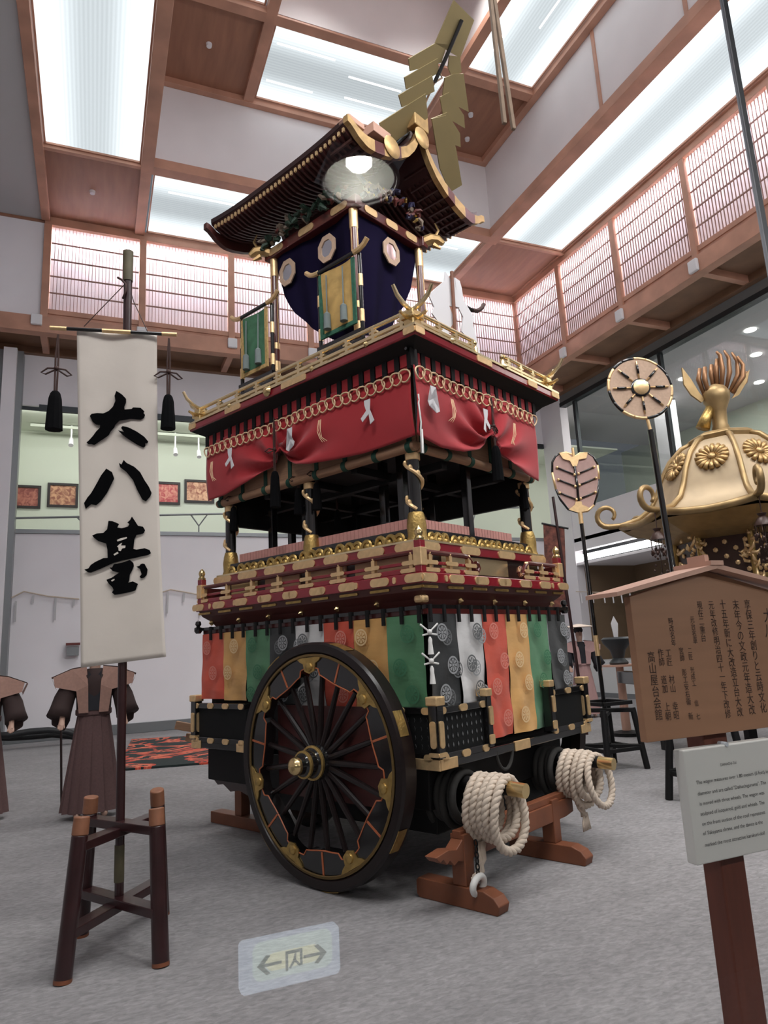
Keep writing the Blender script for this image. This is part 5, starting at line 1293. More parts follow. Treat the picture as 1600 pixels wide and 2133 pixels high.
# ================================================================== BANNER AND ITS STAND
def make_stand(label, feet, tops, m, mtop, r=.043, group=None, bands=True):
    c = sum((V3(f) for f in feet), V3()) / 4
    o = thing('pole_stand', label, 'stand', c, ID, group)
    for f, t in zip(feet, tops):
        f, t = V3(f), V3(t); d = (t - f)
        l = MB().cyl(f, f + d * .88, r, r * .95, 16).build('leg', m, o, smooth=True, bevel=.004)
        if bands:
            MB().cyl(f + d * .88, t, r * .96, r * .94, 16).build('leg_top', mtop, l, smooth=True, bevel=.005)
            MB().cyl(f, f + d * .025, r * 1.01, r * 1.01, 16).build('leg_foot', 'trestle_wood', l, smooth=True)
    at = lambda i, z: V3(feet[i]).lerp(V3(tops[i]), z / tops[i][2])
    for z in (.60 / .74 * tops[0][2], .21 / .74 * tops[0][2]):
        MB().bar(at(0, z), at(3, z), .085, .045).build('cross_brace', m, o, bevel=.004)
        MB().bar(at(1, z + .03), at(2, z + .03), .085, .045).build('cross_brace', m, o, bevel=.004)
    return o
FE = [on_z((130, 2048), 0), on_z((335, 2012), 0), on_z((168, 1950), 0), on_z((338, 1905), 0)]
TO = [(-.03, 4.15, .735), (.338, 4.15, .73), (.012, 4.60, .755), (.376, 4.60, .75)]
make_stand('dark four-legged wooden stand with bare wood leg tops holding the white banner pole', FE, TO, 'stand_wood', 'stand_top')
BT = math.radians(-10); bn = V3((-math.sin(BT), math.cos(BT), 0)); bo = V3((.2, 4.35, 0))
def bp(p, off=0.0): return on_plane(p, bo - bn * off, bn)
pole = thing('banner_pole', 'tall dark pole with a greenish bamboo top carrying the white banner', 'pole', (.165, 4.38, .23))
MB().cyl((.168, 4.385, .235), (.137, 4.385, 3.98), .024, .026, 14).build('shaft', 'stand_wood', pole, smooth=True)
MB().cyl((.137, 4.385, 3.93), (.135, 4.385, 4.14), .031, .033, 14).build('bamboo_top', 'bamboo_dark', pole, smooth=True)
MB().cyl((.1655, 4.385, .33), (.1645, 4.385, .52), .0265, .0265, 14).build('tan_band', 'bamboo_dark', pole, smooth=True)
MB().tube([bp((245, 578), -.0), bp((254, 583), .01), bp((262, 592), .01), bp((262, 605), .01), bp((256, 622), .01)], .007, 6).build('cord_knot', 'cord_brown', pole, smooth='all')
ban = thing('banner', 'white cloth banner with three large brush-painted black characters', 'banner', bp((250, 1390)))
a, b = bp((107, 683), .03), bp((366, 697), .03)
cb = MB().cyl(a, b, .0115, n=12).build('crossbar', 'black_lacquer', ban, smooth=True)
for (t0, t1) in ((-.01, .12), (.40, .63), (.885, 1.01)): MB().cyl(a.lerp(b, t0), a.lerp(b, t1), .0135, n=12).build('gilt_sleeve', 'gold', cb, smooth=True)
MB().tube([bp((175, 680), .03), bp((262, 590), .0)], .003, 5).tube([bp((307, 690), .03), bp((279, 630), -.05), bp((270, 600), -.05)], .003, 5).build('hanging_cord', 'cord_brown', ban)
TL, TR, BL, BR = (160, 690), (327, 698), (168, 1391), (346, 1368)
def cloth_rip(s, t): return .006 * math.sin(9 * s + 1) * (1 - t) + .004 * math.sin(14 * t + 5 * s) * t ** 2 + .014 * max(0, s - .85) * t ** 3
def bfn(s, t):
    wob = 2.0 * math.sin(3 * t) * t
    xa = lerp(TL[0], BL[0], t) + wob; xb = lerp(TR[0], BR[0], t ** 2.2); ya = lerp(TL[1], BL[1], t); yb = lerp(TR[1], BR[1], t)
    return bp((lerp(xa, xb, s), lerp(ya, yb, s)), .012 + cloth_rip(s, t))
MB().grid(bfn, 24, 60, bn * .003).build('cloth', 'banner_cloth', ban, smooth='all')
def ink(name, ox, oy, k, pts, m='ink', off=.0225): return MB().prism([bp((ox + x * k, oy + y * k), off) for x, y in pts], -bn * .0008).build(name, m, ban)
A = (180, 800, .0875)
ink('character_stroke', *A, [(710, 165), (760, 190), (850, 250), (945, 350), (945, 440), (905, 540), (910, 605), (1080, 590), (1110, 555), (1290, 565), (1340, 610), (1385, 655), (1358, 690), (1400, 735), (1370, 810), (1290, 850), (1060, 830), (930, 850), (790, 870), (680, 980), (670, 1030), (580, 1130), (530, 1220), (440, 1285), (300, 1375), (190, 1450), (110, 1425), (50, 1430), (0, 1390), (60, 1340), (160, 1230), (230, 1130), (320, 1040), (330, 975), (230, 965), (150, 900), (80, 760), (120, 710), (260, 690), (400, 700), (530, 640), (630, 540), (690, 400), (670, 280)])
ink('character_stroke', *A, [(755, 1100), (900, 1145), (825, 1045), (860, 1000), (1000, 1030), (1200, 1130), (1380, 1255), (1475, 1370), (1455, 1410), (1400, 1412), (1405, 1480), (1360, 1515), (1200, 1440), (980, 1300), (850, 1200)])
B8 = (100, 760, .3)
ink('character_stroke', *B8, [(405, 720), (445, 745), (460, 790), (430, 850), (410, 890), (370, 945), (335, 975), (300, 968), (262, 1000), (250, 960), (275, 920), (300, 890), (340, 820), (370, 765)])
ink('character_stroke', *B8, [(492, 680), (510, 692), (525, 660), (545, 680), (600, 708), (640, 745), (670, 800), (700, 845), (720, 890), (710, 915), (680, 948), (655, 935), (620, 870), (590, 800), (545, 745), (500, 710)])
D8 = (160, 1060, .10625)
ink('character_stroke', *D8, [(620, 235), (700, 240), (830, 295), (795, 365), (880, 378), (1000, 350), (1030, 300), (990, 265), (1040, 225), (1080, 150), (1140, 235), (1200, 330), (1300, 350), (1340, 420), (1310, 480), (1250, 500), (1170, 510), (1130, 600), (1110, 785), (1170, 800), (1330, 770), (1430, 810), (1455, 870), (1400, 905), (1300, 925), (1150, 960), (900, 1010), (720, 1060), (480, 1170), (280, 1250), (220, 1245), (145, 1190), (230, 1165), (270, 1100), (360, 1040), (520, 965), (605, 960), (600, 800), (575, 680), (420, 630), (330, 560), (300, 520), (400, 480), (520, 470), (595, 400)])
ink('character_stroke', *D8, [(725, 1085), (900, 1050), (1040, 1000), (1110, 1060), (1120, 1120), (1090, 1200), (1040, 1290), (1030, 1400), (1010, 1445), (1100, 1420), (1200, 1470), (1150, 1600), (1050, 1630), (850, 1670), (740, 1685), (690, 1640), (720, 1590), (700, 1540), (620, 1460), (580, 1390), (690, 1345), (830, 1250), (700, 1215), (640, 1150), (690, 1150)])
ink('character_stroke', *D8, [(1250, 1085), (1290, 1070), (1330, 1080), (1390, 1190), (1370, 1300), (1320, 1350), (1260, 1360), (1230, 1330), (1270, 1280), (1240, 1180), (1165, 1135), (1230, 1115)])
for q in ([(790, 610), (850, 580), (980, 550), (985, 575), (900, 610), (800, 640)], [(790, 740), (840, 690), (890, 665), (865, 720), (955, 720), (950, 765), (890, 775), (860, 830), (820, 820), (815, 760)], [(720, 890), (800, 840), (820, 870), (740, 915)], [(670, 1400), (740, 1370), (740, 1395), (690, 1425)]):
    ink('paper_gap', *D8, q, 'banner_cloth', .0235)
tassel('banner_tassel', 'black tassel hanging from the end of the banner bar away from the float', bp((121, 697), .03), .37, .245, .046, 'tassel_black', ID)
tassel('banner_tassel', 'black tassel hanging from the end of the banner bar beside the float', bp((352, 705), .03), .38, .225, .042, 'tassel_black', ID)
mat('fan_straw_dark', (0.22, 0.15, 0.10), 0.7, var=0.2, vscale=8)
# thin hanging rods in front of the ceiling, hung from the third coffer beam
for (p0, p1, k) in (((1022, 0), (1051, 258), 0), ((1034, 30), (1070, 270), 1)):
    t = on_plane(p1, (0, 6.2, 0), (0, 1, 0)); u = on_plane(p0, (0, 6.2, 0), (0, 1, 0))
    d = (u - t).normalized(); top = t + d * ((Z2 - .06 - t.z) / d.z)
    tag(MB().bar(t, top, .05, .05, (0, 1, 0)).build('hanging_rod', 'fan_straw_dark', bevel=.008), 'slender weathered wooden rod hanging from the ceiling beside the gilded streamers', 'rod', 'pair of hanging wooden rods')
# ================================================================== NOTICE BOARD (post, roofed wooden board, white text panel)
BY = 1.85
nb = thing('notice_board', 'wooden notice board with a small gabled roof and brushed writing on a post', 'notice board', (2.0, BY + .06, 0))
MB().box(1.942, 2.052, BY + .03, BY + .11, 0, 1.66).build('post', 'sign_post', nb, bevel=.006)
MB().box(1.85, 2.15, BY - .05, BY + .2, 0, .03).build('foot', 'sign_post', nb, bevel=.006)
bx0, bx1, bz0, bz1, ap = 1.667, 2.39, 1.163, 1.635, 1.722
xc = (bx0 + bx1) / 2
MB().prism([(bx0, BY, bz0), (bx1, BY, bz0), (bx1, BY, bz1), (xc, BY, ap), (bx0, BY, bz1)], (0, .03, 0)).build('board', 'sign_wood', nb, bevel=.002)
for s in (-1, 1):
    xe = xc + s * (xc - 1.572)
    MB().prism([(xc, BY - .05, ap + .002), (xe, BY - .05, ap - .088), (xe, BY - .05, ap - .074), (xc, BY - .05, ap + .020)], (0, .16, 0)).build('roof_board', 'sign_roof', nb)
MB().box(xc - .03, xc + .03, BY - .055, BY + .12, ap + .014, ap + .03).build('ridge_cap', 'sign_roof', nb); MB().box(xc - .02, xc + .0, BY - .02, BY + .06, ap + .03, ap + .055).build('ridge_peg', 'sign_roof', nb)
def text_mesh(name, body, loc, size, m, parent, sx=1.0, align='CENTER', spacing=1.0, lsp=1.0):
    cu = bpy.data.curves.new(name, 'FONT'); cu.body = body; cu.size = size; cu.align_x = align; cu.align_y = 'TOP'; cu.space_line = lsp; cu.space_character = spacing; cu.resolution_u = 3
    o = bpy.data.objects.new(name, cu); COL.objects.link(o)
    bpy.context.view_layer.update()
    me = bpy.data.meshes.new_from_object(o.evaluated_get(bpy.context.evaluated_depsgraph_get())); bpy.data.objects.remove(o)
    me.materials.clear(); me.materials.append(MATS[m])
    o = bpy.data.objects.new(name, me); COL.objects.link(o); o.parent = parent
    o.location = V3(loc) - OFF[parent.name]; o.rotation_euler = (math.radians(90), 0, 0); o.scale = (sx, 1, 1); OFF[o.name] = V3(loc); return o
def bpx(p): return on_plane(p, (0, BY, 0), (0, 1, 0))
COLS = [((1597, 1268), (1602, 1330), '大八', 2), ((1555, 1250), (1592, 1486), '享保三年創りと云時文化', 1), ((1531, 1250), (1568, 1490), '末年今の文政元年造大改', 1), ((1504, 1250), (1543, 1494), '十五年新に大改造立台大改', 1), ((1480, 1252), (1518, 1497), '元年改修明治四十一年下改修', 1),
        ((1456, 1253), (1466, 1338), '現在二重台', 1), ((1441, 1284), (1449, 1342), '元台名車', 0), ((1396, 1287), (1404, 1347), '時改名年', 0),
        ((1436, 1349), (1455, 1500), '二匠 光成工  信 七', 0), ((1418, 1349), (1440, 1500), '宮師 彫工安右衛 新', 0), ((1391, 1352), (1410, 1500), '工匠 村山 幸昭', 0), ((1375, 1352), (1393, 1502), '作師 道加 上朝', 0), ((1355, 1358), (1374, 1502), '高山屋台会館', 1)]
for (pa, pb, s, big) in COLS:
    a, b = bpx(pa), bpx(pb); n = len(s); h = (a.z - b.z) / n; sz = min(h * 1.05, (.036, .040, .075)[big])
    lsp = h / sz / 1.2 if sz else 1
    for i, ch in enumerate(s):
        if ch == ' ': continue
        q = a.lerp(b, i / n)
        text_mesh('written_character', ch, (q.x, BY - .0012, a.z - h * i), sz, 'ink_brown', nb, .85)
wp = MB().box(1.80, 2.222, BY - .012, BY + .03, .775, 1.127).build('white_panel', 'sign_white', nb, bevel=.004)
MB().cyl((1.997, BY - .014, 1.128), (1.997, BY + .02, 1.128), .008, n=10).build('hanger', 'steel', wp)
LSZ = .0165
LN = ['The wagon measures over 1.80 meters (6 feet) in', 'diameter and are called "Daihachiguruma". The', 'is moved with three wheels. The wagon was', 'sculpted of lacquered, gold and wheels. The', 'on the front section of the roof represents', 'of Takayama shrine, and the dance is the', 'marked the most attractive karakuri-doll']
ST = [(1450, 1632), (1453, 1655), (1457, 1676), (1459, 1697), (1462, 1718), (1464, 1738), (1468, 1762)]
for ln, p in zip(LN, ST):
    q = on_plane(p, (0, BY - .012, 0), (0, 1, 0)); text_mesh('printed_line', ln, (q.x, BY - .0132, q.z + .010), LSZ, 'ink_grey', wp, 1.0, 'LEFT')
q = on_plane((1500, 1592), (0, BY - .012, 0), (0, 1, 0)); text_mesh('printed_title', 'DAIHACHI-TAI', (q.x, BY - .0132, q.z + .004), .0125, 'ink_grey', wp, .9, 'LEFT')

# ================================================================== CEREMONIAL FANS ON POLES
CH = V3((math.sin(YAW), math.cos(YAW), 0))
fb = V3((5.70, 6.96, 0))
def sqstand(c, w, h, label, splay=.07):
    c = V3(c); f = [c + V3((-w, -w, 0)), c + V3((w, -w, 0)), c + V3((-w, w, 0)), c + V3((w, w, 0))]
    t = [c + V3((-w + splay, -w + splay, h)), c + V3((w - splay, -w + splay, h)), c + V3((-w + splay, w - splay, h)), c + V3((w - splay, w - splay, h))]
    o = make_stand(label, f, t, 'black_matte', 'black_matte', .035, None, False)
    for (i, j) in ((0, 1), (1, 3), (3, 2), (2, 0)):
        MB().bar(t[i] - V3((0, 0, .03)), t[j] - V3((0, 0, .03)), .05, .04).build('top_rail', 'black_matte', o)
        MB().bar(f[i].lerp(t[i], .3), f[j].lerp(t[j], .3), .04, .04).build('low_rail', 'black_matte', o)
    return o
sqstand(fb, .28, .78, 'black square stand carrying the leaf-shaped fan pole')
def fp(p, off=0.0, base=fb): return on_plane(p, base - CH * off, CH)
lf = thing('ceremonial_fan', 'leaf-shaped pink ceremonial fan with gold and black ribs on a black pole', 'fan', fb)
K = (1100, 900, .2812); kp = lambda x, y, o=0.0: fp((K[0] + x * K[2], K[1] + y * K[2]), o)
OUT = [(232, 162), (202, 182), (180, 225), (180, 300), (192, 360), (208, 425), (240, 500), (298, 572), (370, 594), (440, 585), (488, 540), (512, 460), (525, 350), (515, 245), (480, 182), (440, 157), (385, 158), (345, 185), (320, 165), (280, 152)]
MB().prism([kp(x, y) for x, y in OUT], CH * .02).build('leaf', 'fan_pink', lf)
n = len(OUT)
for i, (k0, k1, m) in enumerate(((0, 3, 'black_lacquer'), (3, 5, 'gold'), (5, 8, 'black_lacquer'), (8, 10, 'gold'), (10, 12, 'black_lacquer'), (12, 13, 'gold'), (13, 15, 'black_lacquer'), (15, 20, 'gold'))):
    MB().tube([kp(*OUT[j % n], -.01) for j in range(k0, k1 + 1)], .016, 8).build('rim', m, lf, smooth='all')
MB().tube([kp(345, 250, .01), kp(365, 400, .01), kp(375, 510, .01)], .016, 8).build('midrib', 'black_lacquer', lf, smooth='all')
for (a, b) in (((215, 262), (345, 315)), ((225, 352), (350, 402)), ((235, 450), (360, 500)), ((490, 258), (375, 308)), ((505, 340), (382, 392)), ((500, 445), (390, 492))):
    MB().tube([kp(*a, .01), kp(*b, .01)], .011, 6).build('rib', 'black_lacquer', lf, smooth='all')
    for q in (a, b): MB().ball(kp(*q, .012), .018).build('gold_stud', 'gold', lf, smooth='all')
MB().prism([kp(x, y, .012) for x, y in [(232, 160), (280, 150), (320, 185), (345, 185), (385, 155), (440, 160), (430, 195), (375, 205), (360, 255), (330, 255), (310, 215), (260, 200)]], -CH * .012).build('gold_top', 'gold', lf)
MB().prism([kp(x, y, .012) for x, y in [(300, 575), (345, 540), (352, 515), (395, 515), (400, 540), (450, 560), (440, 585), (370, 597)]], -CH * .012).build('gold_base', 'gold', lf)
MB().cyl(kp(330, 118), kp(340, 200), .018, n=10).build('tip', 'gold', lf, smooth=True)
pe = kp(385, 590); MB().cyl(pe, fb + V3((0, 0, .05)), .024, .026, 12).build('pole', 'black_lacquer', lf, smooth=True)
for (t0, t1) in ((0, .05), (.50, .58)): MB().cyl(pe.lerp(fb, t0), pe.lerp(fb, t1), .028, n=12).build('gold_sleeve', 'gold', lf, smooth=True)
# round wheel fan
wb = V3((5.25, 5.10, 0))
sqstand(wb, .25, .80, 'black square stand behind the notice board carrying the round fan pole')
wf = thing('ceremonial_fan', 'round straw ceremonial fan with eight black spokes and a gold hub on a pole', 'fan', wb)
wp_ = lambda p, o=0.0: on_plane(p, wb - CH * o, CH)
cc_ = wp_((1334, 808)); R = (wp_((1402, 812)) - cc_).length; AX = CR; UPV = (V3((0, 0, 1)))
PW = lambda r, t, o=0.0: cc_ + CR * (r * R * math.cos(t)) + V3((0, 0, 1)) * (r * R * math.sin(t)) - CH * o
MB().prism([PW(.97, 2 * math.pi * i / 40) for i in range(40)], CH * .02).build('disc', 'fan_straw', wf)
for k in range(16):
    t0 = 2 * math.pi * (k + .25) / 16
    MB().tube([PW(.97, t0 + 2 * math.pi / 16 * i / 6, -.01) for i in range(7)], .017, 8).build('rim', 'gold' if (k // 2) % 2 else 'black_lacquer', wf, smooth='all')
for k in range(8):
    t = 2 * math.pi * k / 8 + .04
    s = MB().tube([PW(.30, t, .012), PW(.86, t, .012)], .009, 6).build('spoke', 'gold', wf, smooth='all'); MB().tube([PW(.45, t, .013), PW(.74, t, .013)], .013, 6).build('spoke_sleeve', 'black_lacquer', s, smooth='all')
MB().lathe([(R * .29, 0), (R * .30, .012), (R * .26, .02)], cc_ - CH * .0, -CH, 20).build('hub_ring', 'black_lacquer', wf, smooth=True)
MB().lathe([(R * .24, .01), (R * .24, .03), (R * .16, .045), (R * .05, .05)], cc_, -CH, 20).build('hub', 'gold', wf, smooth=True)
pe = PW(.2, -math.pi / 2 + .06, -.02); MB().cyl(pe, PW(1.45, -math.pi / 2 + .12, -.02), .017, n=10).build('gold_handle', 'gold', wf, smooth=True)
MB().cyl(PW(1.35, -math.pi / 2 + .12, -.02), wb + V3((0, 0, .05)), .03, .03, 12).build('pole', 'black_lacquer', wf, smooth=True)

# ================================================================== PORTABLE SHRINE
MC = V3((7.35, 6.15, 0)); ang = math.atan2(-MC.y, -MC.x)
FM = Matrix.Translation(MC - V3((0, 0, .3))) @ Matrix.Rotation(ang + math.radians(33), 4, 'Z')      # +x of this frame looks roughly at the visitor
sh = thing('portable_shrine', 'large gilded portable shrine with octagonal chrysanthemum roof and phoenix finial', 'portable shrine', (0, 0, 0), FM)
def sp_(mb, name, m, parent=None, **k): return mb.build(name, m, parent or sh, **k)
a8 = [math.radians(22.5 + 45 * i) for i in range(8)]
prof = [(.34, 4.20), (.50, 4.13), (.66, 3.97), (.78, 3.76), (.86, 3.55), (.95, 3.38), (1.12, 3.24), (1.34, 3.16)]
mat('shrine_roof', (0.46, 0.345, 0.215), 0.5, 0.25, var=0.15, vscale=4)
roofp = []
for k in range(8):
    t0, t1 = a8[k - 1], a8[k]
    vs = []; fs = []; nn = 6
    for (r, z) in prof:
        for i in range(nn + 1):
            f = i / nn; p = V3((r * math.cos(t0), r * math.sin(t0), z)).lerp(V3((r * math.cos(t1), r * math.sin(t1), z)), f)
            p.z += .10 * (abs(2 * f - 1) ** 2) * max(0, (r - .8)) ; vs.append(p)
    for j in range(len(prof) - 1):
        for i in range(nn): fs.append((j * (nn + 1) + i, j * (nn + 1) + i + 1, (j + 1) * (nn + 1) + i + 1, (j + 1) * (nn + 1) + i))
    fc = sp_(MB().add(vs, fs), 'roof_face', 'shrine_roof', smooth='all')
    tm = (t0 + t1) / 2
    if k == 0: tm = 0.0
    rm = .76 * math.cos(math.radians(22.5)); c = V3((rm * .93 * math.cos(tm), rm * .93 * math.sin(tm), 3.86)); nrm = V3((math.cos(tm) * .86, math.sin(tm) * .86, .5)).normalized()
    e1 = V3((-math.sin(tm), math.cos(tm), 0)); e2 = nrm.cross(e1)
    ch = MB()
    for q in range(16):
        t = 2 * math.pi * q / 16; d = e1 * math.cos(t) + e2 * math.sin(t)
        ch.tube([c + nrm * .02 + d * .05, c + nrm * .03 + d * .13, c + nrm * .02 + d * .19], [.012, .028, .030], 6)
    ch.lathe([(.05, 0), (.04, .04), (.01, .05)], c + nrm * .01, nrm, 12); sp_(ch, 'chrysanthemum', 'barge_gold', fc, smooth='all')
    # eave edge and underside
    e0, e1_ = V3((1.34 * math.cos(t0), 1.34 * math.sin(t0), 3.214)), V3((1.34 * math.cos(t1), 1.34 * math.sin(t1), 3.214)); md = (e0 + e1_) / 2 - V3((0, 0, .054))
    sp_(MB().tube([e0, e0.lerp(md, .6) - V3((0, 0, .01)), md, e1_.lerp(md, .6) - V3((0, 0, .01)), e1_], .045, 8), 'eave_edge', 'shrine_gold', fc, smooth='all')
    # ridge roll with curled end
    rp = [V3((r * math.cos(t1), r * math.sin(t1), z + .10 * max(0, r - .8) + .02)) for r, z in prof]
    D = V3((math.cos(t1), math.sin(t1), 0)); e = rp[-1]
    for q in range(15):
        t = q / 14 * math.pi * 1.75; rr = .15 * (1 - q / 30)
        rp.append(e + D * (.16 + rr * math.sin(t)) + V3((0, 0, .15 - rr * math.cos(t))))
    sp_(MB().tube(rp, [.035] * 8 + [.04 - .0012 * q for q in range(15)], 8), 'ridge_scroll', 'shrine_gold', smooth='all')
und = MB(); vs = [V3((1.30 * math.cos(t), 1.30 * math.sin(t), 3.14)) for t in a8] + [V3((.95 * math.cos(t), .95 * math.sin(t), 2.98)) for t in a8] + [V3((.70 * math.cos(t), .70 * math.sin(t), 2.90)) for t in a8]
fs = [(j * 8 + i, j * 8 + (i + 1) % 8, (j + 1) * 8 + (i + 1) % 8, (j + 1) * 8 + i) for j in range(2) for i in range(8)] + [tuple(range(16, 24))]
sp_(und.add(vs, fs), 'eave_underside', 'shrine_gold')
sp_(MB().lathe([(.30, 4.15), (.40, 4.17), (.42, 4.23), (.36, 4.27), (.30, 4.29)], (0, 0, 0), (0, 0, 1), 8, math.radians(22.5)), 'roof_cap', 'shrine_gold', bevel=.01)
mat('shrine_dark', (0.05, 0.022, 0.016), 0.4, 0.2)
body = sp_(MB().lathe([(.74, 1.55), (.72, 1.6), (.72, 2.92)], (0, 0, 0), (0, 0, 1), 8, math.radians(22.5)), 'body', 'shrine_dark')
for k in range(8):
    tm = math.radians(45 * k); rm = .72 * math.cos(math.radians(22.5)); e1 = V3((-math.sin(tm), math.cos(tm), 0)); nr = V3((math.cos(tm), math.sin(tm), 0))
    if k in (0, 1, 7, 2, 6):
        fl9 = MB()
        for i in range(5):
            for j in range(5):
                if (i + j) % 2: continue
                c = nr * (rm + .002) + e1 * (-.22 + .11 * i) + V3((0, 0, 2.50 + .085 * j)); fl9.lathe([(.032, 0), (.028, .012), (.008, .018)], c, nr, 6)
        stuff(sp_(fl9, 'flower_studs', 'gold', body))
    t = a8[k]; sp_(MB().cyl((.73 * math.cos(t), .73 * math.sin(t), 1.55), (.73 * math.cos(t), .73 * math.sin(t), 2.95), .035, n=10), 'gold_column', 'old_gold', body, smooth=True)
    sp_(MB().bar(nr * (rm + .01) + e1 * -.28 + V3((0, 0, 2.42)), nr * (rm + .01) + e1 * .28 + V3((0, 0, 2.42)), .03, .05), 'gold_rail', 'old_gold', body)
    for q in (-.12, .12):
        sp_(MB().obox(nr * (rm + .008) + e1 * q + V3((0, 0, 2.08)), e1 * .10, nr * .01, (0, 0, .27)), 'door_panel', 'old_gold', body)
carve_r = random.Random(5)
for k in (0, 1, 7):
    g = MB(); t = a8[k - 1 if k else 7]
    for i in range(26):
        c = V3(((.80 + .12 * carve_r.random()) * math.cos(t), (.80 + .12 * carve_r.random()) * math.sin(t), 2.35 + .6 * carve_r.random())) + V3((carve_r.uniform(-.1, .1), carve_r.uniform(-.1, .1), 0))
        d = V3((carve_r.uniform(-1, 1), carve_r.uniform(-1, 1), carve_r.uniform(-1, 1))) * .06; g.tube([c, c + d, c + d * 1.4 + V3((0, 0, .04))], [.018, .02, .006], 5)
    sp_(g, 'gilded_carving', 'gold', body, smooth='all')
sp_(MB().lathe([(1.0, 1.30), (1.05, 1.32), (1.05, 1.5), (.95, 1.56), (.8, 1.58)], (0, 0, 0), (0, 0, 1), 8, math.radians(22.5)), 'base', 'old_gold', bevel=.01)
for s in (-.55, .55): sp_(MB().box(-2.6, 2.6, s - .08, s + .08, 1.12, 1.30), 'carrying_beam', 'black_lacquer', bevel=.01)
for x in (-1.3, 1.3):
    for s in (-.6, .6): sp_(MB().box(x - .06, x + .06, s - .06, s + .06, .3, 1.12), 'stand_leg', 'black_matte')
    sp_(MB().box(x - .05, x + .05, -.6, .6, .6, .7), 'stand_rail', 'black_matte')
# phoenix
ph = sp_(MB().lathe([(.10, 4.28), (.12, 4.33), (.09, 4.42), (.10, 4.60), (.16, 4.74), (.17, 4.84), (.12, 4.92), (.04, 4.96)], (0, 0, 0), (0, 0, 1), 14), 'phoenix', 'shrine_gold', smooth=True)
def fv(px, off=0.0): return FM.inverted() @ on_plane(px, MC - CH * off, CH)
sp_(MB().tube([fv((1480, 850)), fv((1470, 872)), fv((1464, 892))], [.06, .07, .09], 8), 'leg_tuft', 'old_gold', ph, smooth='all')
sp_(MB().prism([fv(p) for p in ((1421, 765), (1440, 790), (1455, 815), (1468, 832), (1462, 838), (1440, 822), (1425, 800))], FM.to_3x3().inverted() @ (CH * .03)), 'wing', 'shrine_gold', ph)
sp_(MB().prism([fv(p) for p in ((1562, 770), (1545, 790), (1535, 815), (1525, 830), (1540, 822), (1556, 795))], FM.to_3x3().inverted() @ (CH * .03)), 'wing', 'shrine_gold', ph)
mat('feather_brown', (0.30, 0.15, 0.07), 0.4, 0.5)
for k, q in enumerate([((1470, 830), (1455, 790), (1458, 768)), ((1478, 826), (1468, 790), (1468, 765)), ((1488, 818), (1482, 780), (1482, 760)), ((1496, 816), (1492, 770), (1494, 748)), ((1503, 815), (1505, 770), (1500, 740), (1492, 732)), ((1512, 815), (1520, 775), (1518, 745), (1508, 730)), ((1520, 815), (1538, 780), (1536, 752), (1524, 734)), ((1526, 818), (1548, 785), (1548, 760), (1536, 742)), ((1530, 820), (1552, 795), (1556, 775))]):
    sp_(MB().tube([fv(p, .06 * math.sin(k * 2.1)) for p in q], [.022, .034, .026, .014][:len(q)], 6), 'tail_feather', 'feather_brown', ph, smooth='all')
# hanging ornaments at the roof corners
for k in (0, 6, 7, 1):
    t = a8[k]; c = V3((1.42 * math.cos(t), 1.42 * math.sin(t), 3.02))
    o = sp_(MB().tube([c + V3((0, 0, .22)), c], .006, 5).lathe([(.01, 0), (.05, -.01), (.03, -.04), (.06, -.07), (.09, -.12), (.095, -.14)], c, (0, 0, 1), 10), 'hanging_bell', 'shrine_dark', smooth=True)
    g = MB(); rr = random.Random(k)
    for i in range(8):
        a = 2 * math.pi * i / 8; p = c + V3((.085 * math.cos(a), .085 * math.sin(a), -.14)); L = rr.uniform(.10, .18)
        g.tube([p, p - V3((0, 0, L))], .004, 4); g.ball(p - V3((0, 0, L)), .018, (1, 1, 1.5), 6, 5)
    for i in range(26): g.ball(c + V3((rr.uniform(-.09, .09), rr.uniform(-.09, .09), -.22 - .34 * rr.random())), .014, (1, 1, 1.4), 5, 4)
    g.tube([c - V3((0, 0, .14)), c - V3((0, 0, .55))], .005, 4)
    stuff(sp_(g, 'bead_strings', 'shrine_dark', o, smooth='all'))
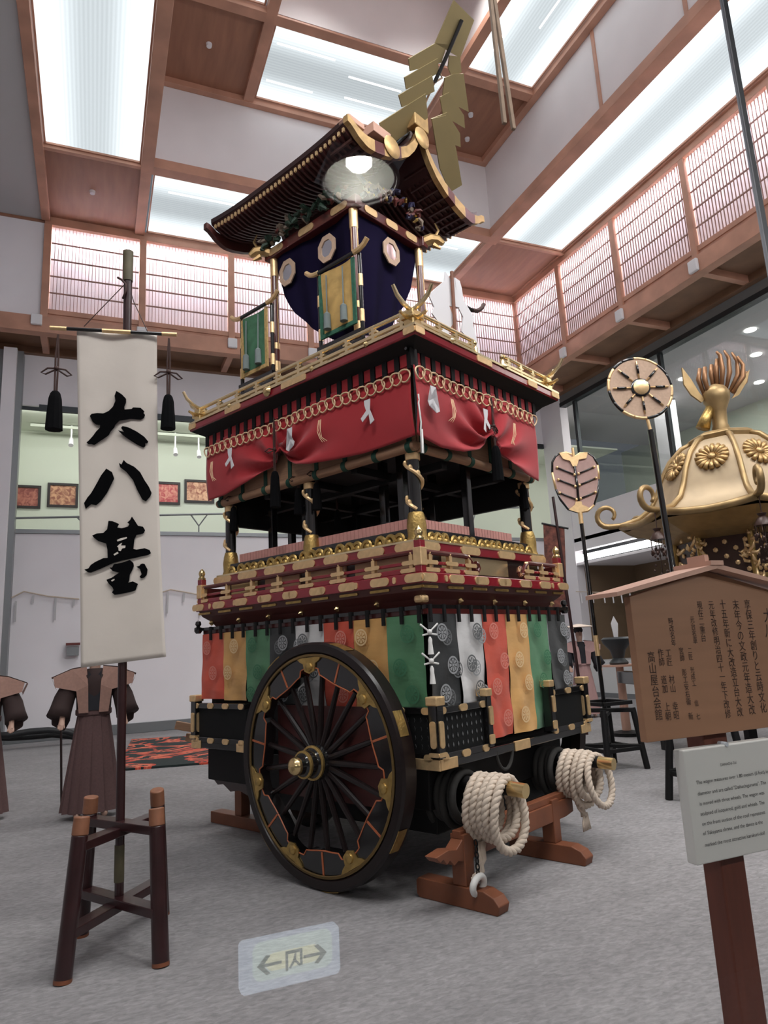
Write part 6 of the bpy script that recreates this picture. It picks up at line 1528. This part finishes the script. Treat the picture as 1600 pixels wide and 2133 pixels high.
# ================================================================== MANNEQUINS
def mannequin(label, at, facing, top, pants, inner, hat=False, s=1.0, staff=True):
    fr = Matrix.Translation(V3(at)) @ Matrix.Rotation(facing, 4, 'Z') @ Matrix.Scale(s, 4)
    o = thing('mannequin', label, 'mannequin', (0, 0, 0), ID)
    o.matrix_world = fr
    B = lambda mb, n, m, **k: mb.build(n, m, o, **k)
    # body: one skin-modifier surface from feet to head with arms and fingers (front is -y)
    J = {'pel': (0, 0, .92, .11), 'bel': (0, 0, 1.10, .11), 'che': (0, 0, 1.30, .125), 'nec': (0, .0, 1.47, .05), 'hd0': (0, -.01, 1.55, .07), 'hd1': (0, -.01, 1.66, .085), 'hd2': (0, 0, 1.73, .06)}
    E = [('pel', 'bel'), ('bel', 'che'), ('che', 'nec'), ('nec', 'hd0'), ('hd0', 'hd1'), ('hd1', 'hd2')]
    for q, n in ((-1, 'l'), (1, 'r')):
        J.update({n + 'sh': (.18 * q, 0, 1.38, .055), n + 'el': (.27 * q, -.02, 1.13, .042), n + 'wr': (.29 * q, -.16, .98, .028), n + 'pm': (.295 * q, -.21, .94, .032),
                  n + 'hp': (.09 * q, 0, .86, .085), n + 'kn': (.11 * q, -.01, .48, .06), n + 'an': (.12 * q, .0, .10, .04), n + 'to': (.13 * q, -.16, .035, .035)})
        E += [('che', n + 'sh'), (n + 'sh', n + 'el'), (n + 'el', n + 'wr'), (n + 'wr', n + 'pm'), ('pel', n + 'hp'), (n + 'hp', n + 'kn'), (n + 'kn', n + 'an'), (n + 'an', n + 'to')]
        for f in range(5):
            a = (.295 + .012 * (f - 1.8)) * q; L = (.03, .045, .05, .046, .036)[f]
            if f == 0: a = .27 * q
            J[n + 'f%da' % f] = (a, -.235 - .01 * (f > 0), .93 - .004 * f, .0095); J[n + 'f%db' % f] = (a - .006 * q, -.245 - L * .4, .93 - L * .9, .008)
            E += [(n + 'pm', n + 'f%da' % f), (n + 'f%da' % f, n + 'f%db' % f)]
    ks = list(J); me = bpy.data.meshes.new('body'); me.from_pydata([J[k][:3] for k in ks], [(ks.index(x), ks.index(y)) for x, y in E], [])
    bo_ = bpy.data.objects.new('body', me); COL.objects.link(bo_); bo_.parent = o; OFF[bo_.name] = V3()
    sk = bo_.modifiers.new('skin', 'SKIN'); sk.use_smooth_shade = True
    for i, k in enumerate(ks): me.skin_vertices[0].data[i].radius = (J[k][3], J[k][3])
    me.skin_vertices[0].data[0].use_root = True
    bo_.modifiers.new('sub', 'SUBSURF').levels = 1; bo_.modifiers['sub'].render_levels = 1
    me.materials.append(MATS['skin'])
    B(MB().ball((0, .015, 1.70), .098, (1, 1.05, .85)).ball((0, .06, 1.78), .03), 'hair', 'kimono_black', smooth='all')
    fc = MB().ball((-.032, -.088, 1.665), .011).ball((.032, -.088, 1.665), .011); stuff(B(fc, 'eyes', 'kimono_black', smooth='all'))
    B(MB().tube([(0, -.09, 1.67), (0, -.108, 1.635), (0, -.092, 1.63)], [.008, .012, .008], 6), 'nose', 'skin', smooth='all'); B(MB().tube([(-.02, -.088, 1.60), (0, -.094, 1.602), (.02, -.088, 1.60)], .005, 5), 'mouth', 'carve_red', smooth='all')
    # pleated trousers
    n = 96; rows = []; vs = []; fs = []
    for k in range(9):
        t = k / 8; z = lerp(1.02, .07, t); rx, ry = lerp(.150, .275, t ** .9), lerp(.115, .19, t)
        for i in range(n):
            a = 2 * math.pi * i / n; pl = 1 + (.16 * t + .05) * (((i * 12 / n) % 1) - .5) ; vs.append((rx * pl * math.cos(a), ry * pl * math.sin(a), z))
    for k in range(8):
        for i in range(n): fs.append((k * n + i, k * n + (i + 1) % n, (k + 1) * n + (i + 1) % n, (k + 1) * n + i))
    fs += [tuple(range(n))]
    B(MB().add(vs, fs), 'trousers', pants, smooth=True)
    B(MB().lathe([(.166, 0), (.175, .01), (.175, .055), (.166, .065)], (0, 0, 1.0), (0, 0, 1), 24), 'waistband', pants, smooth=True).scale = (1, .76, 1)
    # inner kimono: torso and wide sleeves
    vs = []; fs = []; n = 28; pr = [(.165, .12, 1.02), (.17, .125, 1.15), (.19, .13, 1.30), (.17, .11, 1.40), (.07, .065, 1.47)]
    for (rx, ry, z) in pr:
        for i in range(n): a = 2 * math.pi * i / n; vs.append((rx * math.cos(a), ry * math.sin(a), z))
    for k in range(4):
        for i in range(n): fs.append((k * n + i, k * n + (i + 1) % n, (k + 1) * n + (i + 1) % n, (k + 1) * n + i))
    B(MB().add(vs, fs), 'robe', inner, smooth='all')
    for q in (-1, 1):
        B(MB().tube([(.14 * q, 0, 1.40), (.22 * q, -.01, 1.32), (.28 * q, -.03, 1.18), (.31 * q, -.07, 1.07), (.33 * q, -.10, 1.00)], [.06, .085, .10, .105, .115], 14), 'sleeve', inner, smooth='all'); B(MB().prism([(.24 * q, -.05, 1.10), (.40 * q, -.05, 1.12), (.39 * q, -.06, .93), (.27 * q, -.06, .86), (.22 * q, -.05, .96)], (0, .04, 0)), 'sleeve_drop', inner, bevel=.015)
        # stiff winged vest
        B(MB().prism([(.05 * q, -.135, 1.03), (.14 * q, -.125, 1.03), (.17 * q, -.12, 1.25), (.37 * q, -.10, 1.30), (.39 * q, -.07, 1.40), (.22 * q, -.06, 1.47), (.08 * q, -.05, 1.49), (.06 * q, -.12, 1.30)], (0, -.012, 0)), 'vest_wing', top)
        B(MB().add([(.08 * q, -.05, 1.50), (.22 * q, -.05, 1.48), (.41 * q, -.04, 1.40), (.41 * q, .10, 1.38), (.22 * q, .12, 1.46), (.08 * q, .10, 1.49), (.37 * q, -.10, 1.30), (.36 * q, .12, 1.26)], [(0, 1, 4, 5), (1, 2, 3, 4), (2, 6, 7, 3)]), 'shoulder_piece', top)
    B(MB().prism([(-.05, -.14, 1.05), (.05, -.14, 1.05), (.065, -.10, 1.45), (0, -.11, 1.36), (-.065, -.10, 1.45)], (0, .012, 0)), 'collar', 'kimono_black')
    if hat:
        B(MB().lathe([(.34, 1.755), (.345, 1.762), (.10, 1.81), (.02, 1.825)], (0, 0, 0), (0, 0, 1), 30), 'straw_hat', 'straw_hat', smooth=True)
    return o
fx = math.atan2(0 - 8.11, 0 - 0.03) + math.pi / 2
mannequin('mannequin in tan winged vest and brown pleated trousers behind the white banner', (.02, 8.05, 0), fx, 'kimono_tan', 'hakama', 'kimono_brown')
st = on_z((128, 1682), 0)
tag(MB().cyl(st, on_plane((127, 1500), st, CH), .012, n=8).build('walking_staff', 'kimono_brown', smooth=True), 'thin dark staff held upright by the mannequin behind the white banner', 'staff')
mannequin('mannequin in pink winged vest and wide straw hat beside the far end of the float', (9.05, 11.62, 0), math.atan2(-11.62, -9.05) + math.pi / 2 + .3, 'kimono_pink', 'kimono_pink', 'kimono_black', True)
pL = on_z((-48, 1712), 0)
mannequin('mannequin in tan winged vest standing by the pillar at the edge of the hall', (pL.x, pL.y, 0), fx, 'kimono_tan', 'hakama', 'kimono_brown', s=.97)
# ================================================================== FLOOR PIECES
def dragon_mat():
    M = mat('dragon_rug', (.5, .08, .04), .9); nt = M.node_tree; b = nt.nodes['Principled BSDF']
    tc = nt.nodes.new('ShaderNodeTexCoord'); n = nt.nodes.new('ShaderNodeTexNoise'); n.inputs['Scale'].default_value = 1.1; n.inputs['Detail'].default_value = 5; n.inputs['Distortion'].default_value = 2.2
    nt.links.new(tc.outputs['Object'], n.inputs['Vector']); r = nt.nodes.new('ShaderNodeValToRGB'); r.color_ramp.interpolation = 'CONSTANT'
    el = r.color_ramp.elements; el[0].position = 0; el[0].color = (.012, .02, .02, 1); el[1].position = .47; el[1].color = (.50, .07, .04, 1)
    for p, c in ((.53, (.62, .16, .09, 1)), (.58, (.012, .022, .022, 1)), (.70, (.5, .35, .25, 1))): e = el.new(p); e.color = c
    nt.links.new(n.outputs['Fac'], r.inputs[0]); nt.links.new(r.outputs[0], b.inputs['Base Color'])
dragon_mat()
rg = thing('patterned_cloth', 'dark cloth with a swirling red dragon pattern spread on the carpet', 'rug', (1.6, 13, 0))
MB().prism([(.35, 11.1, 0), (2.9, 10.55, 0), (3.6, 14.1, 0), (.75, 15.2, 0)], (0, 0, .03)).build('cloth', 'dragon_rug', rg)
# pole ends of the float showing beyond its far corner
for (p0, p1) in (((366, 1510), (432, 1522)), ((390, 1535), (432, 1543))):
    a, b = fl_v(p0, 2.55), fl_v(p1, 2.35)
    part(MB().bar(a, b + (b - a) * .9, .06, .075), 'rear_shaft', 'reed', bevel=.005)
# black hoses along the foot of the back wall
for k, pts in enumerate((((-30, 1532), (20, 1531), (60, 1524), (100, 1521), (140, 1524), (160, 1532)), ((-30, 1536), (20, 1537), (70, 1534), (110, 1530), (150, 1534), (175, 1542)))):
    tag(MB().tube([on_plane(p, (0, 15.4 + .2 * k, 0), (0, 1, 0)) for p in pts], .06, 8).build('drain_hose', 'leather_hose', smooth='all'), ('upper' if k == 0 else 'lower') + ' black hose lying along the foot of the back wall', 'hose')
# straw ropes with hanging strips on the back wall
for k, (pts, strips, lab) in enumerate((([(-10, 1262), (50, 1232), (100, 1242), (165, 1248)], [(33, 1252, 1295), (70, 1240, 1256), (116, 1244, 1292), (155, 1247, 1262)], 'thin straw rope with hanging strips on the back wall beside the white banner'),
        ([(325, 1238), (355, 1228), (400, 1236), (430, 1242)], [(350, 1232, 1278), (384, 1234, 1254), (418, 1240, 1285)], 'thin straw rope with hanging strips on the back wall behind the float'))):
    o = thing('straw_rope', lab, 'rope', on_plane(pts[0], (0, 16.64, 0), (0, 1, 0)))
    MB().tube([on_plane(p, (0, 16.64, 0), (0, 1, 0)) for p in pts], .016, 6).build('rope', 'rope', o)
    for (x, y0, y1) in strips: MB().bar(on_plane((x, y0), (0, 16.64, 0), (0, 1, 0)), on_plane((x - 2, y1), (0, 16.64, 0), (0, 1, 0)), .04, .012, (0, 1, 0)).build('strip', 'grey_ceiling', o)
q = on_plane((152, 1356), (0, 16.66, 0), (0, 1, 0)); o = thing('wall_bracket', 'small wall bracket with a dark red top on the back wall', 'bracket', q)
MB().box(q.x - .12, q.x + .12, q.y - .12, q.y, q.z - .1, q.z + .08).build('box', 'grey_metal', o); MB().box(q.x - .14, q.x + .14, q.y - .16, q.y, q.z + .12, q.z + .17).build('lid', 'carve_red', o)
# ================================================================== FAR RIGHT CORNER
bb = on_z((1222, 1530), 0)
sb = thing('brocade_banner', 'narrow brown brocade banner on a dark pole behind the leaf-shaped fan', 'banner', bb)
sq_ = lambda p: on_plane(p, bb, CH)
MB().cyl(bb, sq_((1152, 1035)), .03, .025, 10).build('pole', 'stand_wood', sb, smooth=True)
MB().cyl(sq_((1128, 1090)), sq_((1184, 1101)), .018, n=8).build('crossbar', 'black_lacquer', sb, smooth=True)
mat('brocade', (.16, .05, .035), .8, var=.6, vscale=14)
MB().grid(lambda s, t: sq_((lerp(1132, 1176, s) + 6 * t, lerp(1093, 1265, t) + 8 * s)), 8, 14, CH * .01).build('cloth', 'brocade', sb)
tb = on_z((1302, 1532), 0)
tt = thing('pedestal_table', 'small round-topped wooden pedestal table in the far corner', 'table', tb)
tp = lambda p: on_plane(p, tb, CH)
zt_ = tp((1290, 1384)).z; wtab = (tp((1325, 1384)) - tp((1255, 1384))).length / 2; tcx = tp((1290, 1384))
MB().lathe([(wtab, zt_ - .03), (wtab, zt_), (.01, zt_ + .001)], (tcx.x, tcx.y, 0), (0, 0, 1), 24).build('top', 'sign_roof', tt)
MB().cyl((tcx.x, tcx.y, .06), (tcx.x, tcx.y, zt_ - .03), .07, .06, 12).build('column', 'sign_roof', tt, smooth=True); MB().lathe([(.24, 0), (.24, .05), (.08, .08)], (tcx.x, tcx.y, 0), (0, 0, 1), 16).build('foot', 'black_matte', tt)
ur = thing('bronze_urn', 'dark bronze urn standing on the round pedestal table', 'urn', (tcx.x, tcx.y, zt_))
MB().lathe([(.14, 0), (.15, .03), (.09, .10), (.12, .22), (.22, .34), (.24, .40), (.20, .43)], (tcx.x, tcx.y, zt_ + .001), (0, 0, 1), 20).build('bowl', 'cast_grey', ur, smooth=True)
c0 = V3((tcx.x, tcx.y, zt_ + .43)); wd = (tp((1300, 1300)) - tp((1288, 1300))).length / 2; ht = tp((1290, 1283)).z
MB().prism([c0 + CR * -wd * .7, c0 + CR * wd * .7, V3((c0.x, c0.y, ht - .12)) + CR * wd * 1.2, V3((c0.x, c0.y, ht)), V3((c0.x, c0.y, ht - .12)) - CR * wd * 1.2], CH * .02).build('white_tablet', 'paper_white', ur)
for k, (p0, p1) in enumerate((((1200, 1232), (1268, 1235)), ((1268, 1235), (1320, 1232)))):
    o = thing('straw_rope', ('thin straw rope with white strips hung across the display alcove by the float' if k == 0 else 'thin straw rope with white strips hung across the display alcove by the notice board'), 'rope', on_plane(p0, (XB - .06, 0, 0), (1, 0, 0)))
    MB().tube([on_plane(p0, (XB - .06, 0, 0), (1, 0, 0)), on_plane(p1, (XB - .06, 0, 0), (1, 0, 0))], .012, 6).build('rope', 'rope', o)
    for t in (.15, .5, .85):
        x = lerp(p0[0], p1[0], t); MB().bar(on_plane((x, 1236), (XB - .06, 0, 0), (1, 0, 0)), on_plane((x + 3, 1256), (XB - .06, 0, 0), (1, 0, 0)), .04, .01, (1, 0, 0)).build('strip', 'paper_white', o)
